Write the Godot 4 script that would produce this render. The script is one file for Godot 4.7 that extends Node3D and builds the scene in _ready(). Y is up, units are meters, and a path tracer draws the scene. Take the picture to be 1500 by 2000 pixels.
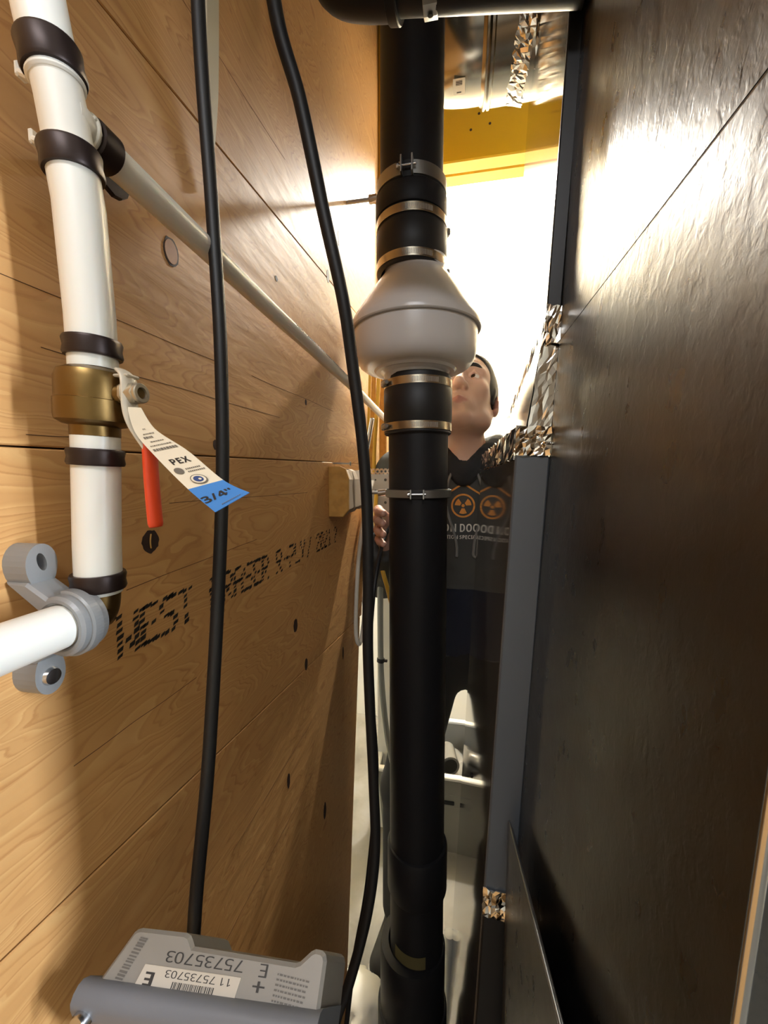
extends Node3D
# A cramped mechanical gap: plywood wall with water pipes on the left, galvanised ducts on the right, a vent pipe with an inline fan and a man behind it.

var M := {}
var taken := {}
var group_no := 1
var none: Callable
var rng := RandomNumberGenerator.new()

# ---------------------------------------------------------------- naming
func numbered(called: String) -> String:
	var k: int = taken.get(called, 0)
	taken[called] = k + 1
	return called if k == 0 else "%s_%03d" % [called, k]

func tag(o: Node3D, label: String, category: String, group := "") -> Node3D:
	o.set_meta("label", label)
	o.set_meta("category", category)
	if group:
		o.set_meta("group", group)
	return o

func thing(called: String, label: String, category: String, at: Vector3, group := "") -> Node3D:
	var o := Node3D.new()
	o.name = numbered(called)
	add_child(o)
	o.position = at
	return tag(o, label, category, group)

# shapes are given in room coordinates; a part directly under a thing is moved back by the thing's base
func part(called: String, st, mat: Material, parent: Node3D, label := "") -> MeshInstance3D:
	var o := MeshInstance3D.new()
	o.name = called
	var m: Mesh
	if st is SurfaceTool:
		st.generate_normals()
		m = st.commit()
	else:
		m = st
	o.mesh = m
	o.material_override = mat
	parent.add_child(o, true)
	if parent.get_parent() == self and not parent is MeshInstance3D:
		o.position = -parent.position
	if label:
		o.set_meta("label", label)
	return o

func solo(called: String, st, mat: Material, label: String, category: String, group := "") -> MeshInstance3D:
	var o := part(called, st, mat, self)
	o.name = numbered(called)
	tag(o, label, category, group)
	return o

func struct(called: String, st, mat: Material) -> MeshInstance3D:
	var o := part(called, st, mat, self)
	o.set_meta("kind", "structure")
	return o

# ---------------------------------------------------------------- shapes
func mb() -> SurfaceTool:
	var st := SurfaceTool.new()
	st.begin(Mesh.PRIMITIVE_TRIANGLES)
	return st

func tri(st: SurfaceTool, a: Vector3, b: Vector3, c: Vector3) -> void:
	st.add_vertex(a)
	st.add_vertex(c)
	st.add_vertex(b)

func quad(st: SurfaceTool, a: Vector3, b: Vector3, c: Vector3, d: Vector3) -> void:
	tri(st, a, b, c)
	tri(st, a, c, d)

func tri_out(st: SurfaceTool, a: Vector3, b: Vector3, c: Vector3, away: Vector3) -> void:
	if (b - a).cross(c - a).dot((a + b + c) / 3.0 - away) < 0.0:
		tri(st, a, c, b)
	else:
		tri(st, a, b, c)

func quad_out(st: SurfaceTool, a: Vector3, b: Vector3, c: Vector3, d: Vector3, away: Vector3) -> void:
	tri_out(st, a, b, c, away)
	tri_out(st, a, c, d, away)

func box(st: SurfaceTool, c: Vector3, size: Vector3, bevel := 0.002, basis := Basis()) -> void:
	st.set_smooth_group(-1)
	var h := size / 2.0
	var e := minf(bevel, minf(h.x, minf(h.y, h.z)) * 0.95)
	var p := func(sx: int, sy: int, sz: int, axis: int) -> Vector3:
		var v := Vector3(sx * (h.x - (0.0 if axis == 0 else e)), sy * (h.y - (0.0 if axis == 1 else e)), sz * (h.z - (0.0 if axis == 2 else e)))
		return c + basis * v
	for s in [-1, 1]:
		quad_out(st, p.call(s, -1, -1, 0), p.call(s, 1, -1, 0), p.call(s, 1, 1, 0), p.call(s, -1, 1, 0), c)
		quad_out(st, p.call(-1, s, -1, 1), p.call(1, s, -1, 1), p.call(1, s, 1, 1), p.call(-1, s, 1, 1), c)
		quad_out(st, p.call(-1, -1, s, 2), p.call(1, -1, s, 2), p.call(1, 1, s, 2), p.call(-1, 1, s, 2), c)
		for t in [-1, 1]:
			quad_out(st, p.call(s, t, -1, 0), p.call(s, t, 1, 0), p.call(s, t, 1, 1), p.call(s, t, -1, 1), c)
			quad_out(st, p.call(s, -1, t, 0), p.call(s, 1, t, 0), p.call(s, 1, t, 2), p.call(s, -1, t, 2), c)
			quad_out(st, p.call(-1, s, t, 1), p.call(1, s, t, 1), p.call(1, s, t, 2), p.call(-1, s, t, 2), c)
			for u in [-1, 1]:
				tri_out(st, p.call(s, t, u, 0), p.call(s, t, u, 1), p.call(s, t, u, 2), c)

# eight corners: bottom four then top four, each going round
func hexa(st: SurfaceTool, c: Array) -> void:
	st.set_smooth_group(-1)
	var m := Vector3.ZERO
	for v in c:
		m += v / 8.0
	quad_out(st, c[0], c[1], c[2], c[3], m)
	quad_out(st, c[4], c[5], c[6], c[7], m)
	for i in 4:
		var j := (i + 1) % 4
		quad_out(st, c[i], c[j], c[4 + j], c[4 + i], m)

# polygon (convex or not) in the plane U,V at origin, thickened backwards along -N, its front rim bevelled
func prism(st: SurfaceTool, poly: PackedVector2Array, o: Vector3, U: Vector3, V: Vector3, depth: float, bevel := 0.0) -> void:
	st.set_smooth_group(-1)
	var N := U.cross(V).normalized()
	var q := poly.duplicate()
	if Geometry2D.is_polygon_clockwise(q):
		q.reverse()
	var inner := q.duplicate()
	var n := q.size()
	if bevel > 0.0:
		for i in n:
			var a: Vector2 = q[(i - 1 + n) % n]
			var b: Vector2 = q[i]
			var c: Vector2 = q[(i + 1) % n]
			var d1 := (b - a).normalized()
			var d2 := (c - b).normalized()
			var n1 := Vector2(-d1.y, d1.x)
			var n2 := Vector2(-d2.y, d2.x)
			var m := (n1 + n2)
			inner[i] = b + m * (bevel / maxf(0.3, 1.0 + n1.dot(n2)))
	var idx := Geometry2D.triangulate_polygon(inner)
	var f := func(v: Vector2, k: float) -> Vector3: return o + U * v.x + V * v.y - N * k
	for t in range(0, idx.size(), 3):
		var a: Vector3 = f.call(inner[idx[t]], 0.0)
		var b: Vector3 = f.call(inner[idx[t + 1]], 0.0)
		var c: Vector3 = f.call(inner[idx[t + 2]], 0.0)
		if (b - a).cross(c - a).dot(N) < 0.0:
			tri(st, a, c, b)
		else:
			tri(st, a, b, c)
		a = f.call(q[idx[t]], depth)
		b = f.call(q[idx[t + 1]], depth)
		c = f.call(q[idx[t + 2]], depth)
		if (b - a).cross(c - a).dot(N) > 0.0:
			tri(st, a, c, b)
		else:
			tri(st, a, b, c)
	for i in n:
		var j := (i + 1) % n
		if bevel > 0.0:
			quad(st, f.call(q[i], bevel), f.call(q[j], bevel), f.call(inner[j], 0.0), f.call(inner[i], 0.0))
		quad(st, f.call(q[i], depth), f.call(q[j], depth), f.call(q[j], bevel), f.call(q[i], bevel))

func axis_frame(at: Vector3, dir: Vector3) -> Transform3D:
	var y := dir.normalized()
	var x := y.cross(Vector3(0.123, 0.456, 0.88)).normalized()
	return Transform3D(Basis(x, y, x.cross(y)), at)

# profile of (radius, height) walked upwards along the outside
func lathe(st: SurfaceTool, prof: Array, xf: Transform3D, seg := 36) -> void:
	for k in prof.size() - 1:
		var a: Vector2 = prof[k]
		var b: Vector2 = prof[k + 1]
		if a.distance_to(b) < 1e-7:
			continue
		if k > 0:
			var z: Vector2 = prof[k - 1]
			if absf((a - z).angle_to(b - a)) > 0.6:
				group_no += 1
		else:
			group_no += 1
		st.set_smooth_group(group_no)
		for i in seg:
			var t0 := TAU * i / seg
			var t1 := TAU * ((i + 1) % seg) / seg
			var p := func(r: float, y: float, t: float) -> Vector3: return xf * Vector3(r * cos(t), y, r * sin(t))
			if a.x < 1e-6:
				tri(st, p.call(0.0, a.y, t0), p.call(b.x, b.y, t0), p.call(b.x, b.y, t1))
			elif b.x < 1e-6:
				tri(st, p.call(a.x, a.y, t0), p.call(0.0, b.y, t0), p.call(a.x, a.y, t1))
			else:
				quad(st, p.call(a.x, a.y, t0), p.call(b.x, b.y, t0), p.call(b.x, b.y, t1), p.call(a.x, a.y, t1))

func rod(st: SurfaceTool, a: Vector3, b: Vector3, r: float, seg := 20, bev := -1.0, r2 := -1.0) -> void:
	var L := a.distance_to(b)
	var e := minf(r * 0.15, L * 0.3) if bev < 0.0 else bev
	var q := r if r2 < 0.0 else r2
	lathe(st, [Vector2(0, 0), Vector2(r - e, 0), Vector2(r, e), Vector2(q, L - e), Vector2(q - e, L), Vector2(0, L)], axis_frame(a, b - a), seg)

# a ring (band) round an axis: inner radius, outer radius, from a to b
func band(st: SurfaceTool, a: Vector3, b: Vector3, ri: float, ro: float, seg := 40, e := 0.0006) -> void:
	var L := a.distance_to(b)
	lathe(st, [Vector2(ri, 0), Vector2(ro - e, 0), Vector2(ro, e), Vector2(ro, L - e), Vector2(ro - e, L), Vector2(ri, L), Vector2(ri, 0)], axis_frame(a, b - a), seg)

func spline(pts: Array, per := 8) -> PackedVector3Array:
	var out := PackedVector3Array()
	var n := pts.size()
	for i in n - 1:
		var p0: Vector3 = pts[maxi(i - 1, 0)]
		var p1: Vector3 = pts[i]
		var p2: Vector3 = pts[i + 1]
		var p3: Vector3 = pts[mini(i + 2, n - 1)]
		for k in per:
			out.append(p1.cubic_interpolate(p2, p0, p3, float(k) / per))
	out.append(pts[n - 1])
	return out

func sweep(st: SurfaceTool, pts: PackedVector3Array, r, seg := 14, flat := 1.0, side := Vector3.ZERO) -> void:
	group_no += 1
	var n := pts.size()
	var T := (pts[1] - pts[0]).normalized()
	var N := side if side != Vector3.ZERO else T.cross(Vector3(0.31, 0.17, 0.93))
	N = (N - T * N.dot(T)).normalized()
	var rings := []
	for j in n:
		var t := (pts[mini(j + 1, n - 1)] - pts[maxi(j - 1, 0)]).normalized()
		N = (N - t * N.dot(t)).normalized()
		var B := t.cross(N)
		var rr: float = r[j] if r is Array or r is PackedFloat32Array else r
		var ring := PackedVector3Array()
		for i in seg:
			var a := TAU * i / seg
			ring.append(pts[j] + (N * cos(a) + B * sin(a) * flat) * rr)
		rings.append(ring)
	st.set_smooth_group(group_no)
	for j in n - 1:
		for i in seg:
			var k := (i + 1) % seg
			quad(st, rings[j][i], rings[j][k], rings[j + 1][k], rings[j + 1][i])
	group_no += 1
	st.set_smooth_group(group_no)
	for i in seg:
		var k := (i + 1) % seg
		tri(st, pts[0], rings[0][k], rings[0][i])
		tri(st, pts[n - 1], rings[n - 1][i], rings[n - 1][k])

# a sheet with thickness over a grid: front(u,v) gives points, N the way it faces
func sheet(st: SurfaceTool, nu: int, nv: int, front: Callable, thick: float, N: Vector3, smooth := true) -> void:
	group_no += 1
	var f := []
	for j in nv + 1:
		var row := PackedVector3Array()
		for i in nu + 1:
			row.append(front.call(float(i) / nu, float(j) / nv))
		f.append(row)
	var flip: bool = (f[0][1] - f[0][0]).cross(f[1][0] - f[0][0]).dot(N) < 0.0
	var b := N * -thick
	for j in nv:
		for i in nu:
			st.set_smooth_group(group_no if smooth else -1)
			var q := [f[j][i], f[j][i + 1], f[j + 1][i + 1], f[j + 1][i]]
			if flip:
				q.reverse()
			quad(st, q[0], q[1], q[2], q[3])
			st.set_smooth_group(group_no + 1 if smooth else -1)
			quad(st, q[3] + b, q[2] + b, q[1] + b, q[0] + b)
	group_no += 1
	st.set_smooth_group(-1)
	for i in nu:
		for j in [0, nv]:
			var mid: Vector3 = (f[0][i] + f[nv][i]) / 2.0 + b * 0.5
			quad_out(st, f[j][i], f[j][i + 1], f[j][i + 1] + b, f[j][i] + b, mid)
	for j in nv:
		for i in [0, nu]:
			var mid: Vector3 = (f[j][0] + f[j][nu]) / 2.0 + b * 0.5
			quad_out(st, f[j][i], f[j + 1][i], f[j + 1][i] + b, f[j][i] + b, mid)

# crumpled foil: a wrinkled sheet between four corners
func foil(st: SurfaceTool, o: Vector3, U: Vector3, V: Vector3, nu: int, nv: int, amp: float, edge := 0.0) -> void:
	var N := U.cross(V).normalized()
	var off := []
	for k in (nu + 1) * (nv + 1):
		off.append(Vector3(rng.randf_range(-0.45, 0.45), rng.randf_range(-0.45, 0.45), rng.randf_range(0.1, 1.0)))
	var at := func(u: float, v: float) -> Vector3:
		var i := roundi(u * nu)
		var j := roundi(v * nv)
		var w: Vector3 = off[j * (nu + 1) + i]
		var on_edge := i == 0 or j == 0 or i == nu or j == nv
		var du := (0.0 if on_edge and edge == 0.0 else w.x) / nu
		var dv := (0.0 if on_edge and edge == 0.0 else w.y) / nv
		if on_edge:
			du *= edge
			dv *= edge
		return o + U * (u + du) + V * (v + dv) + N * (amp * w.z)
	sheet(st, nu, nv, at, 0.0006 + amp * 0.2, N, false)

# lettering: the outlines of a TextMesh carried by at(x, y) -> [point, normal]
func lettering(text: String, tall: float, at: Callable, bold := true, face := "Droid Sans", squeeze := 1.0) -> ArrayMesh:
	var tm := TextMesh.new()
	var sf := SystemFont.new()
	sf.font_names = PackedStringArray([face])
	sf.font_weight = 700 if bold else 400
	tm.font = sf
	tm.text = text
	tm.font_size = 32
	tm.pixel_size = tall / (32.0 * 0.714)
	tm.depth = 0.0
	tm.curve_step = 1.0
	var a := tm.get_mesh_arrays()
	var v: PackedVector3Array = a[Mesh.ARRAY_VERTEX]
	var nn := PackedVector3Array()
	var vv := PackedVector3Array()
	for p in v:
		var q = at.call(p.x * squeeze, p.y - tall * 0.0)
		vv.append(q[0])
		nn.append(q[1])
	var out := []
	out.resize(Mesh.ARRAY_MAX)
	out[Mesh.ARRAY_VERTEX] = vv
	out[Mesh.ARRAY_NORMAL] = nn
	out[Mesh.ARRAY_INDEX] = a[Mesh.ARRAY_INDEX]
	var m := ArrayMesh.new()
	m.add_surface_from_arrays(Mesh.PRIMITIVE_TRIANGLES, out)
	return m

func flat_at(o: Vector3, U: Vector3, V: Vector3) -> Callable:
	var N := U.cross(V).normalized()
	return func(x: float, y: float): return [o + U * x + V * y, N]

# ---------------------------------------------------------------- a field of distances, meshed by surface nets
class Field:
	var o: Vector3
	var h: float
	var nx: int
	var ny: int
	var nz: int
	var d := PackedFloat32Array()

	func _init(lo: Vector3, hi: Vector3, cell: float) -> void:
		o = lo
		h = cell
		nx = int(ceil((hi.x - lo.x) / cell)) + 1
		ny = int(ceil((hi.y - lo.y) / cell)) + 1
		nz = int(ceil((hi.z - lo.z) / cell)) + 1
		d.resize(nx * ny * nz)
		d.fill(1.0)

	func join(i: int, v: float, k: float) -> void:
		var a := d[i]
		var e := maxf(k - absf(a - v), 0.0) / k
		d[i] = minf(a, v) - e * e * k * 0.25

	func carve(i: int, v: float, k: float) -> void:
		var a := d[i]
		var w := -v
		var e := maxf(k - absf(a - w), 0.0) / k
		d[i] = maxf(a, w) + e * e * k * 0.25

	func span(lo: Vector3, hi: Vector3) -> Array:
		return [maxi(0, int((lo.x - o.x) / h)), mini(nx - 1, int((hi.x - o.x) / h) + 1), maxi(0, int((lo.y - o.y) / h)), mini(ny - 1, int((hi.y - o.y) / h) + 1), maxi(0, int((lo.z - o.z) / h)), mini(nz - 1, int((hi.z - o.z) / h) + 1)]

	func cap(a: Vector3, b: Vector3, ra: float, rb: float, k := 0.02, cut := false) -> void:
		var m := maxf(ra, rb) + k + 2.5 * h
		var s := span(a.min(b) - Vector3(m, m, m), a.max(b) + Vector3(m, m, m))
		var ab := b - a
		var l2 := maxf(ab.length_squared(), 1e-9)
		for z in range(s[4], s[5] + 1):
			for y in range(s[2], s[3] + 1):
				var base := (z * ny + y) * nx
				for x in range(s[0], s[1] + 1):
					var p := o + Vector3(x, y, z) * h - a
					var t := clampf(p.dot(ab) / l2, 0.0, 1.0)
					var v := (p - ab * t).length() - lerpf(ra, rb, t)
					if cut:
						carve(base + x, v, k)
					else:
						join(base + x, v, k)

	func ell(c: Vector3, r: Vector3, basis := Basis(), k := 0.02, cut := false) -> void:
		var m := maxf(r.x, maxf(r.y, r.z)) + k + 2.5 * h
		var s := span(c - Vector3(m, m, m), c + Vector3(m, m, m))
		var inv := basis.transposed()
		var r2 := r * r
		for z in range(s[4], s[5] + 1):
			for y in range(s[2], s[3] + 1):
				var base := (z * ny + y) * nx
				for x in range(s[0], s[1] + 1):
					var p := inv * (o + Vector3(x, y, z) * h - c)
					var k0 := (p / r).length()
					var k1 := (p / r2).length()
					var v := k0 * (k0 - 1.0) / k1 if k1 > 1e-9 else -minf(r.x, minf(r.y, r.z))
					if cut:
						carve(base + x, v, k)
					else:
						join(base + x, v, k)

	# keep only what lies on the side of the plane that n points away from
	func slice(p0: Vector3, n: Vector3) -> void:
		for z in nz:
			for y in ny:
				var base := (z * ny + y) * nx
				for x in nx:
					d[base + x] = maxf(d[base + x], (o + Vector3(x, y, z) * h - p0).dot(n))

	func at(p: Vector3) -> float:
		var q := (p - o) / h
		var x := clampi(int(q.x), 0, nx - 2)
		var y := clampi(int(q.y), 0, ny - 2)
		var z := clampi(int(q.z), 0, nz - 2)
		var f := q - Vector3(x, y, z)
		var i := (z * ny + y) * nx + x
		var sy := nx
		var sz := nx * ny
		var a := lerpf(lerpf(d[i], d[i + 1], f.x), lerpf(d[i + sy], d[i + sy + 1], f.x), f.y)
		var b := lerpf(lerpf(d[i + sz], d[i + sz + 1], f.x), lerpf(d[i + sz + sy], d[i + sz + sy + 1], f.x), f.y)
		return lerpf(a, b, f.z)

	func front(x: float, y: float) -> float:
		var z := o.z + (nz - 2) * h
		while z > o.z and at(Vector3(x, y, z)) > 0.0:
			z -= h * 0.25
		return z

	func mesh_into(st: SurfaceTool, xf: Transform3D, tint: Callable) -> void:
		var vert := {}
		var pos := PackedVector3Array()
		var sy := nx
		var sz := nx * ny
		var corner := [0, 1, sy, sy + 1, sz, sz + 1, sz + sy, sz + sy + 1]
		var cp := []
		for c in 8:
			cp.append(Vector3(c & 1, (c >> 1) & 1, c >> 2))
		var edges := [[0, 1], [2, 3], [4, 5], [6, 7], [0, 2], [1, 3], [4, 6], [5, 7], [0, 4], [1, 5], [2, 6], [3, 7]]
		for z in nz - 1:
			for y in ny - 1:
				var base := (z * ny + y) * nx
				for x in nx - 1:
					var i := base + x
					var d0 := d[i] < 0.0
					if d0 == (d[i + 1] < 0.0) and d0 == (d[i + sy] < 0.0) and d0 == (d[i + sy + 1] < 0.0) and d0 == (d[i + sz] < 0.0) and d0 == (d[i + sz + 1] < 0.0) and d0 == (d[i + sz + sy] < 0.0) and d0 == (d[i + sz + sy + 1] < 0.0):
						continue
					var sum := Vector3.ZERO
					var n := 0
					for e in edges:
						var va := d[i + corner[e[0]]]
						var vb := d[i + corner[e[1]]]
						if (va < 0.0) != (vb < 0.0):
							sum += (cp[e[0]] as Vector3).lerp(cp[e[1]], va / (va - vb))
							n += 1
					vert[i] = pos.size()
					pos.append(o + (Vector3(x, y, z) + sum / n) * h)
		var nor := PackedVector3Array()
		for p in pos:
			var e := h * 0.7
			nor.append(Vector3(at(p + Vector3(e, 0, 0)) - at(p - Vector3(e, 0, 0)), at(p + Vector3(0, e, 0)) - at(p - Vector3(0, e, 0)), at(p + Vector3(0, 0, e)) - at(p - Vector3(0, 0, e))).normalized())
		var emit := func(k: int) -> void:
			st.set_normal(xf.basis * nor[k])
			if tint.is_valid():
				st.set_color(tint.call(pos[k]))
			st.add_vertex(xf * pos[k])
		for i in vert:
			var x: int = i % nx
			var y: int = (i / nx) % ny
			var z: int = i / sz
			for axis in 3:
				var step: int = [1, sy, sz][axis]
				var u: int = [sy, sz, 1][axis]
				var v: int = [sz, 1, sy][axis]
				if [y, z, x][axis] == 0 or [z, x, y][axis] == 0:
					continue
				var ina := d[i] < 0.0
				if ina == (d[i + step] < 0.0):
					continue
				var q := [vert[i - u - v], vert[i - v], vert[i], vert[i - u]]
				if not ina:
					q.reverse()
				for k in [0, 2, 1, 0, 3, 2]:
					emit.call(q[k])

# ---------------------------------------------------------------- materials
func mat(called: String, c: Color, rough := 0.6, metal := 0.0) -> StandardMaterial3D:
	var m := StandardMaterial3D.new()
	m.resource_name = called
	m.albedo_color = c
	m.roughness = rough
	m.metallic = metal
	M[called] = m
	return m

func noise_tex(freq: float, size: int, ramp: Gradient = null, type := FastNoiseLite.TYPE_SIMPLEX_SMOOTH, octaves := 4, warp := 0.0, seed_no := 1) -> NoiseTexture2D:
	var n := FastNoiseLite.new()
	n.seed = seed_no
	n.noise_type = type
	n.frequency = freq
	n.fractal_octaves = octaves
	if octaves == 1:
		n.fractal_type = FastNoiseLite.FRACTAL_NONE
	if warp > 0.0:
		n.domain_warp_enabled = true
		n.domain_warp_amplitude = warp
		n.domain_warp_frequency = freq * 1.7
		n.domain_warp_fractal_octaves = 2
	var t := NoiseTexture2D.new()
	t.width = size
	t.height = size
	t.seamless = true
	t.noise = n
	t.generate_mipmaps = false
	if ramp:
		t.color_ramp = ramp
	return t

func ramp(stops: Array) -> Gradient:
	var g := Gradient.new()
	var offs := PackedFloat32Array()
	var cols := PackedColorArray()
	for s in stops:
		offs.append(s[0])
		cols.append(s[1])
	g.offsets = offs
	g.colors = cols
	return g

func tri_map(m: StandardMaterial3D, scale: Vector3) -> void:
	m.uv1_triplanar = true
	m.uv1_scale = scale
	m.uv1_triplanar_sharpness = 4.0

func make_materials() -> void:
	# rotary-cut softwood veneer: growth rings opened into long contours, under a fine fibre
	var lightw := Color8(216, 168, 108)
	var midw := Color8(205, 154, 95)
	var darkw := Color8(184, 130, 76)
	var stops := []
	var bands := 22
	for i in bands:
		var t := float(i) / bands
		stops.append([t, lightw.lerp(midw, 0.5 + 0.5 * sin(i * 2.3))])
		stops.append([t + 0.62 / bands, midw])
		stops.append([t + 0.86 / bands, darkw.lerp(midw, 0.45 + 0.35 * sin(i * 1.7))])
	var w := mat("plywood veneer", Color.WHITE, 0.55)
	w.albedo_texture = noise_tex(0.0016, 1536, ramp(stops), FastNoiseLite.TYPE_SIMPLEX_SMOOTH, 2, 90.0, 5)
	tri_map(w, Vector3(1.1, 4.2, 1.0))
	w.detail_enabled = true
	w.detail_blend_mode = BaseMaterial3D.BLEND_MODE_MUL
	w.heightmap_enabled = true
	w.heightmap_scale = 0.035
	w.heightmap_texture = noise_tex(0.02, 512, null, FastNoiseLite.TYPE_SIMPLEX_SMOOTH, 4, 0.0, 9)
	w.metallic_specular = 0.35
	w.detail_enabled = false
	mat("plywood edge", Color8(196, 158, 116), 0.8)
	var bl := mat("block end grain", Color8(184, 140, 72), 0.7)
	bl.albedo_texture = noise_tex(0.02, 256, ramp([[0.0, Color8(225, 215, 190)], [0.5, Color8(250, 240, 215)], [1.0, Color.WHITE]]), FastNoiseLite.TYPE_SIMPLEX_SMOOTH, 3)
	tri_map(bl, Vector3(10, 10, 3))
	mat("weathered lumber", Color8(178, 160, 138), 0.85)
	mat("knot", Color8(52, 30, 20), 0.7)
	mat("knot heart", Color8(165, 112, 70), 0.6)
	mat("stamp ink", Color8(34, 28, 20), 0.7)
	mat("crack", Color8(96, 62, 32), 0.9)
	# plastics and rubber
	var pex := mat("white water pipe", Color8(236, 232, 220), 0.28)
	pex.subsurf_scatter_enabled = true
	pex.subsurf_scatter_strength = 0.08
	mat("white fitting", Color8(228, 222, 208), 0.45)
	mat("pipe print", Color8(95, 95, 95), 0.6)
	mat("copper crimp ring", Color8(52, 40, 36), 0.38, 0.55)
	var brass := mat("brass", Color8(122, 98, 58), 0.5, 0.95)
	brass.roughness_texture = noise_tex(0.03, 256, ramp([[0.0, Color(0.65, 0.65, 0.65)], [1.0, Color(1, 1, 1)]]))
	brass.roughness = 0.42
	tri_map(brass, Vector3(12, 12, 12))
	mat("nickel", Color8(196, 186, 166), 0.35, 0.8)
	mat("white lever", Color8(214, 204, 184), 0.45, 0.2)
	mat("red grip", Color8(222, 70, 28), 0.42)
	mat("tag paper", Color8(232, 226, 206), 0.7)
	mat("tag blue", Color8(62, 134, 214), 0.65)
	mat("tag ink", Color8(40, 40, 42), 0.7)
	mat("tag ink grey", Color8(110, 106, 98), 0.7)
	mat("tag seal blue", Color8(50, 74, 130), 0.7)
	var clip := mat("grey nylon", Color8(134, 134, 132), 0.35)
	clip.subsurf_scatter_enabled = true
	clip.subsurf_scatter_strength = 0.05
	mat("bright steel", Color8(205, 205, 205), 0.22, 1.0)
	mat("zinc steel", Color8(168, 170, 168), 0.38, 0.95)
	mat("stainless band", Color8(198, 190, 172), 0.26, 1.0)
	mat("cable jacket", Color8(26, 26, 27), 0.5)
	mat("black pipe", Color8(27, 27, 29), 0.5).metallic_specular = 0.35
	mat("black rubber", Color8(22, 22, 23), 0.5)
	mat("fan housing", Color8(206, 205, 204), 0.24)
	mat("fan seam", Color8(150, 147, 142), 0.4)
	mat("yellow paint", Color8(214, 172, 16), 0.45)
	mat("pale strip", Color8(222, 214, 190), 0.5)
	# metals
	var grain := noise_tex(0.012, 512, ramp([[0.0, Color(0.75, 0.75, 0.75)], [0.5, Color(0.88, 0.88, 0.88)], [1.0, Color(1, 1, 1)]]), FastNoiseLite.TYPE_SIMPLEX_SMOOTH, 4, 20.0, 3)
	var gal := mat("galvanised sheet", Color8(112, 111, 109), 0.34, 1.0)
	gal.roughness_texture = grain
	gal.heightmap_enabled = true
	gal.heightmap_texture = noise_tex(0.035, 512, null, FastNoiseLite.TYPE_SIMPLEX_SMOOTH, 3, 30.0, 8)
	gal.heightmap_scale = 0.014
	tri_map(gal, Vector3(5, 3.2, 5))
	var mir := mat("polished galvanised sheet", Color8(170, 168, 164), 0.08, 1.0)
	mir.heightmap_enabled = true
	mir.heightmap_texture = gal.heightmap_texture
	mir.heightmap_scale = 0.002
	tri_map(mir, Vector3(2.5, 2.5, 2.5))
	mat("cabinet enamel", Color8(112, 108, 102), 0.06, 0.55)
	mat("grey enamel", Color8(88, 95, 102), 0.5, 0.1)
	mat("dark steel", Color8(40, 40, 40), 0.4, 0.5)
	mat("duct steel", Color8(150, 148, 142), 0.2, 1.0)
	mat("foil tape", Color8(222, 220, 214), 0.13, 1.0)
	# room
	var wallw := mat("white drywall", Color8(238, 236, 226), 0.85)
	wallw.metallic_specular = 0.3
	var fl := mat("concrete", Color8(140, 138, 132), 0.8)
	fl.albedo_texture = noise_tex(0.006, 512, ramp([[0.0, Color8(190, 186, 176)], [0.45, Color8(232, 228, 220)], [1.0, Color.WHITE]]), FastNoiseLite.TYPE_SIMPLEX_SMOOTH, 5, 40.0, 4)
	tri_map(fl, Vector3(1.2, 1.2, 1.2))
	mat("joist wood", Color8(140, 104, 62), 0.8)
	mat("white plastic", Color8(226, 224, 214), 0.4)
	mat("grey tote", Color8(128, 126, 118), 0.5)
	mat("clear tubing", Color8(120, 118, 114), 0.2, 0.3)
	mat("dark hole", Color8(14, 14, 14), 0.8)
	mat("yellow cable", Color8(214, 166, 50), 0.45)
	mat("white cable", Color8(220, 212, 196), 0.5)
	mat("grey conduit", Color8(128, 130, 122), 0.45)
	mat("sticker", Color8(232, 230, 220), 0.5)
	# meter
	mat("meter plastic", Color8(146, 144, 138), 0.5)
	mat("meter cover", Color8(112, 117, 125), 0.45)
	mat("meter label", Color8(205, 200, 188), 0.55)
	mat("meter ink", Color8(50, 50, 50), 0.6)
	mat("faded print", Color8(104, 102, 98), 0.6)
	mat("pipe label", Color8(92, 84, 50), 0.6)
	# the man
	var skin := mat("skin", Color.WHITE, 0.48)
	skin.vertex_color_use_as_albedo = true
	skin.subsurf_scatter_enabled = true
	skin.subsurf_scatter_strength = 0.12
	mat("hair", Color8(34, 28, 24), 0.55)
	mat("eye white", Color8(225, 218, 208), 0.2)
	mat("iris", Color8(70, 46, 28), 0.15)
	mat("hoodie fleece", Color8(74, 74, 72), 0.9)
	mat("hood lining", Color8(26, 27, 32), 0.92)
	mat("navy cloth", Color8(20, 25, 42), 0.92)
	mat("black cloth", Color8(18, 18, 20), 0.92)
	mat("print orange", Color8(226, 152, 70), 0.75)
	mat("print white", Color8(225, 222, 212), 0.75)
	mat("cord", Color8(120, 120, 120), 0.8)
	mat("shoe upper", Color8(20, 20, 22), 0.6)
	mat("shoe sole", Color8(190, 188, 182), 0.6)
	var lamp := mat("lamp diffuser", Color8(255, 248, 232), 0.4)
	lamp.emission_enabled = true
	lamp.emission = Color8(255, 249, 238)
	lamp.emission_energy_multiplier = 2.0
	var lamp2 := mat("cool lamp diffuser", Color8(236, 244, 255), 0.4)
	lamp2.emission_enabled = true
	lamp2.emission = Color8(224, 238, 255)
	lamp2.emission_energy_multiplier = 2.0

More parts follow.
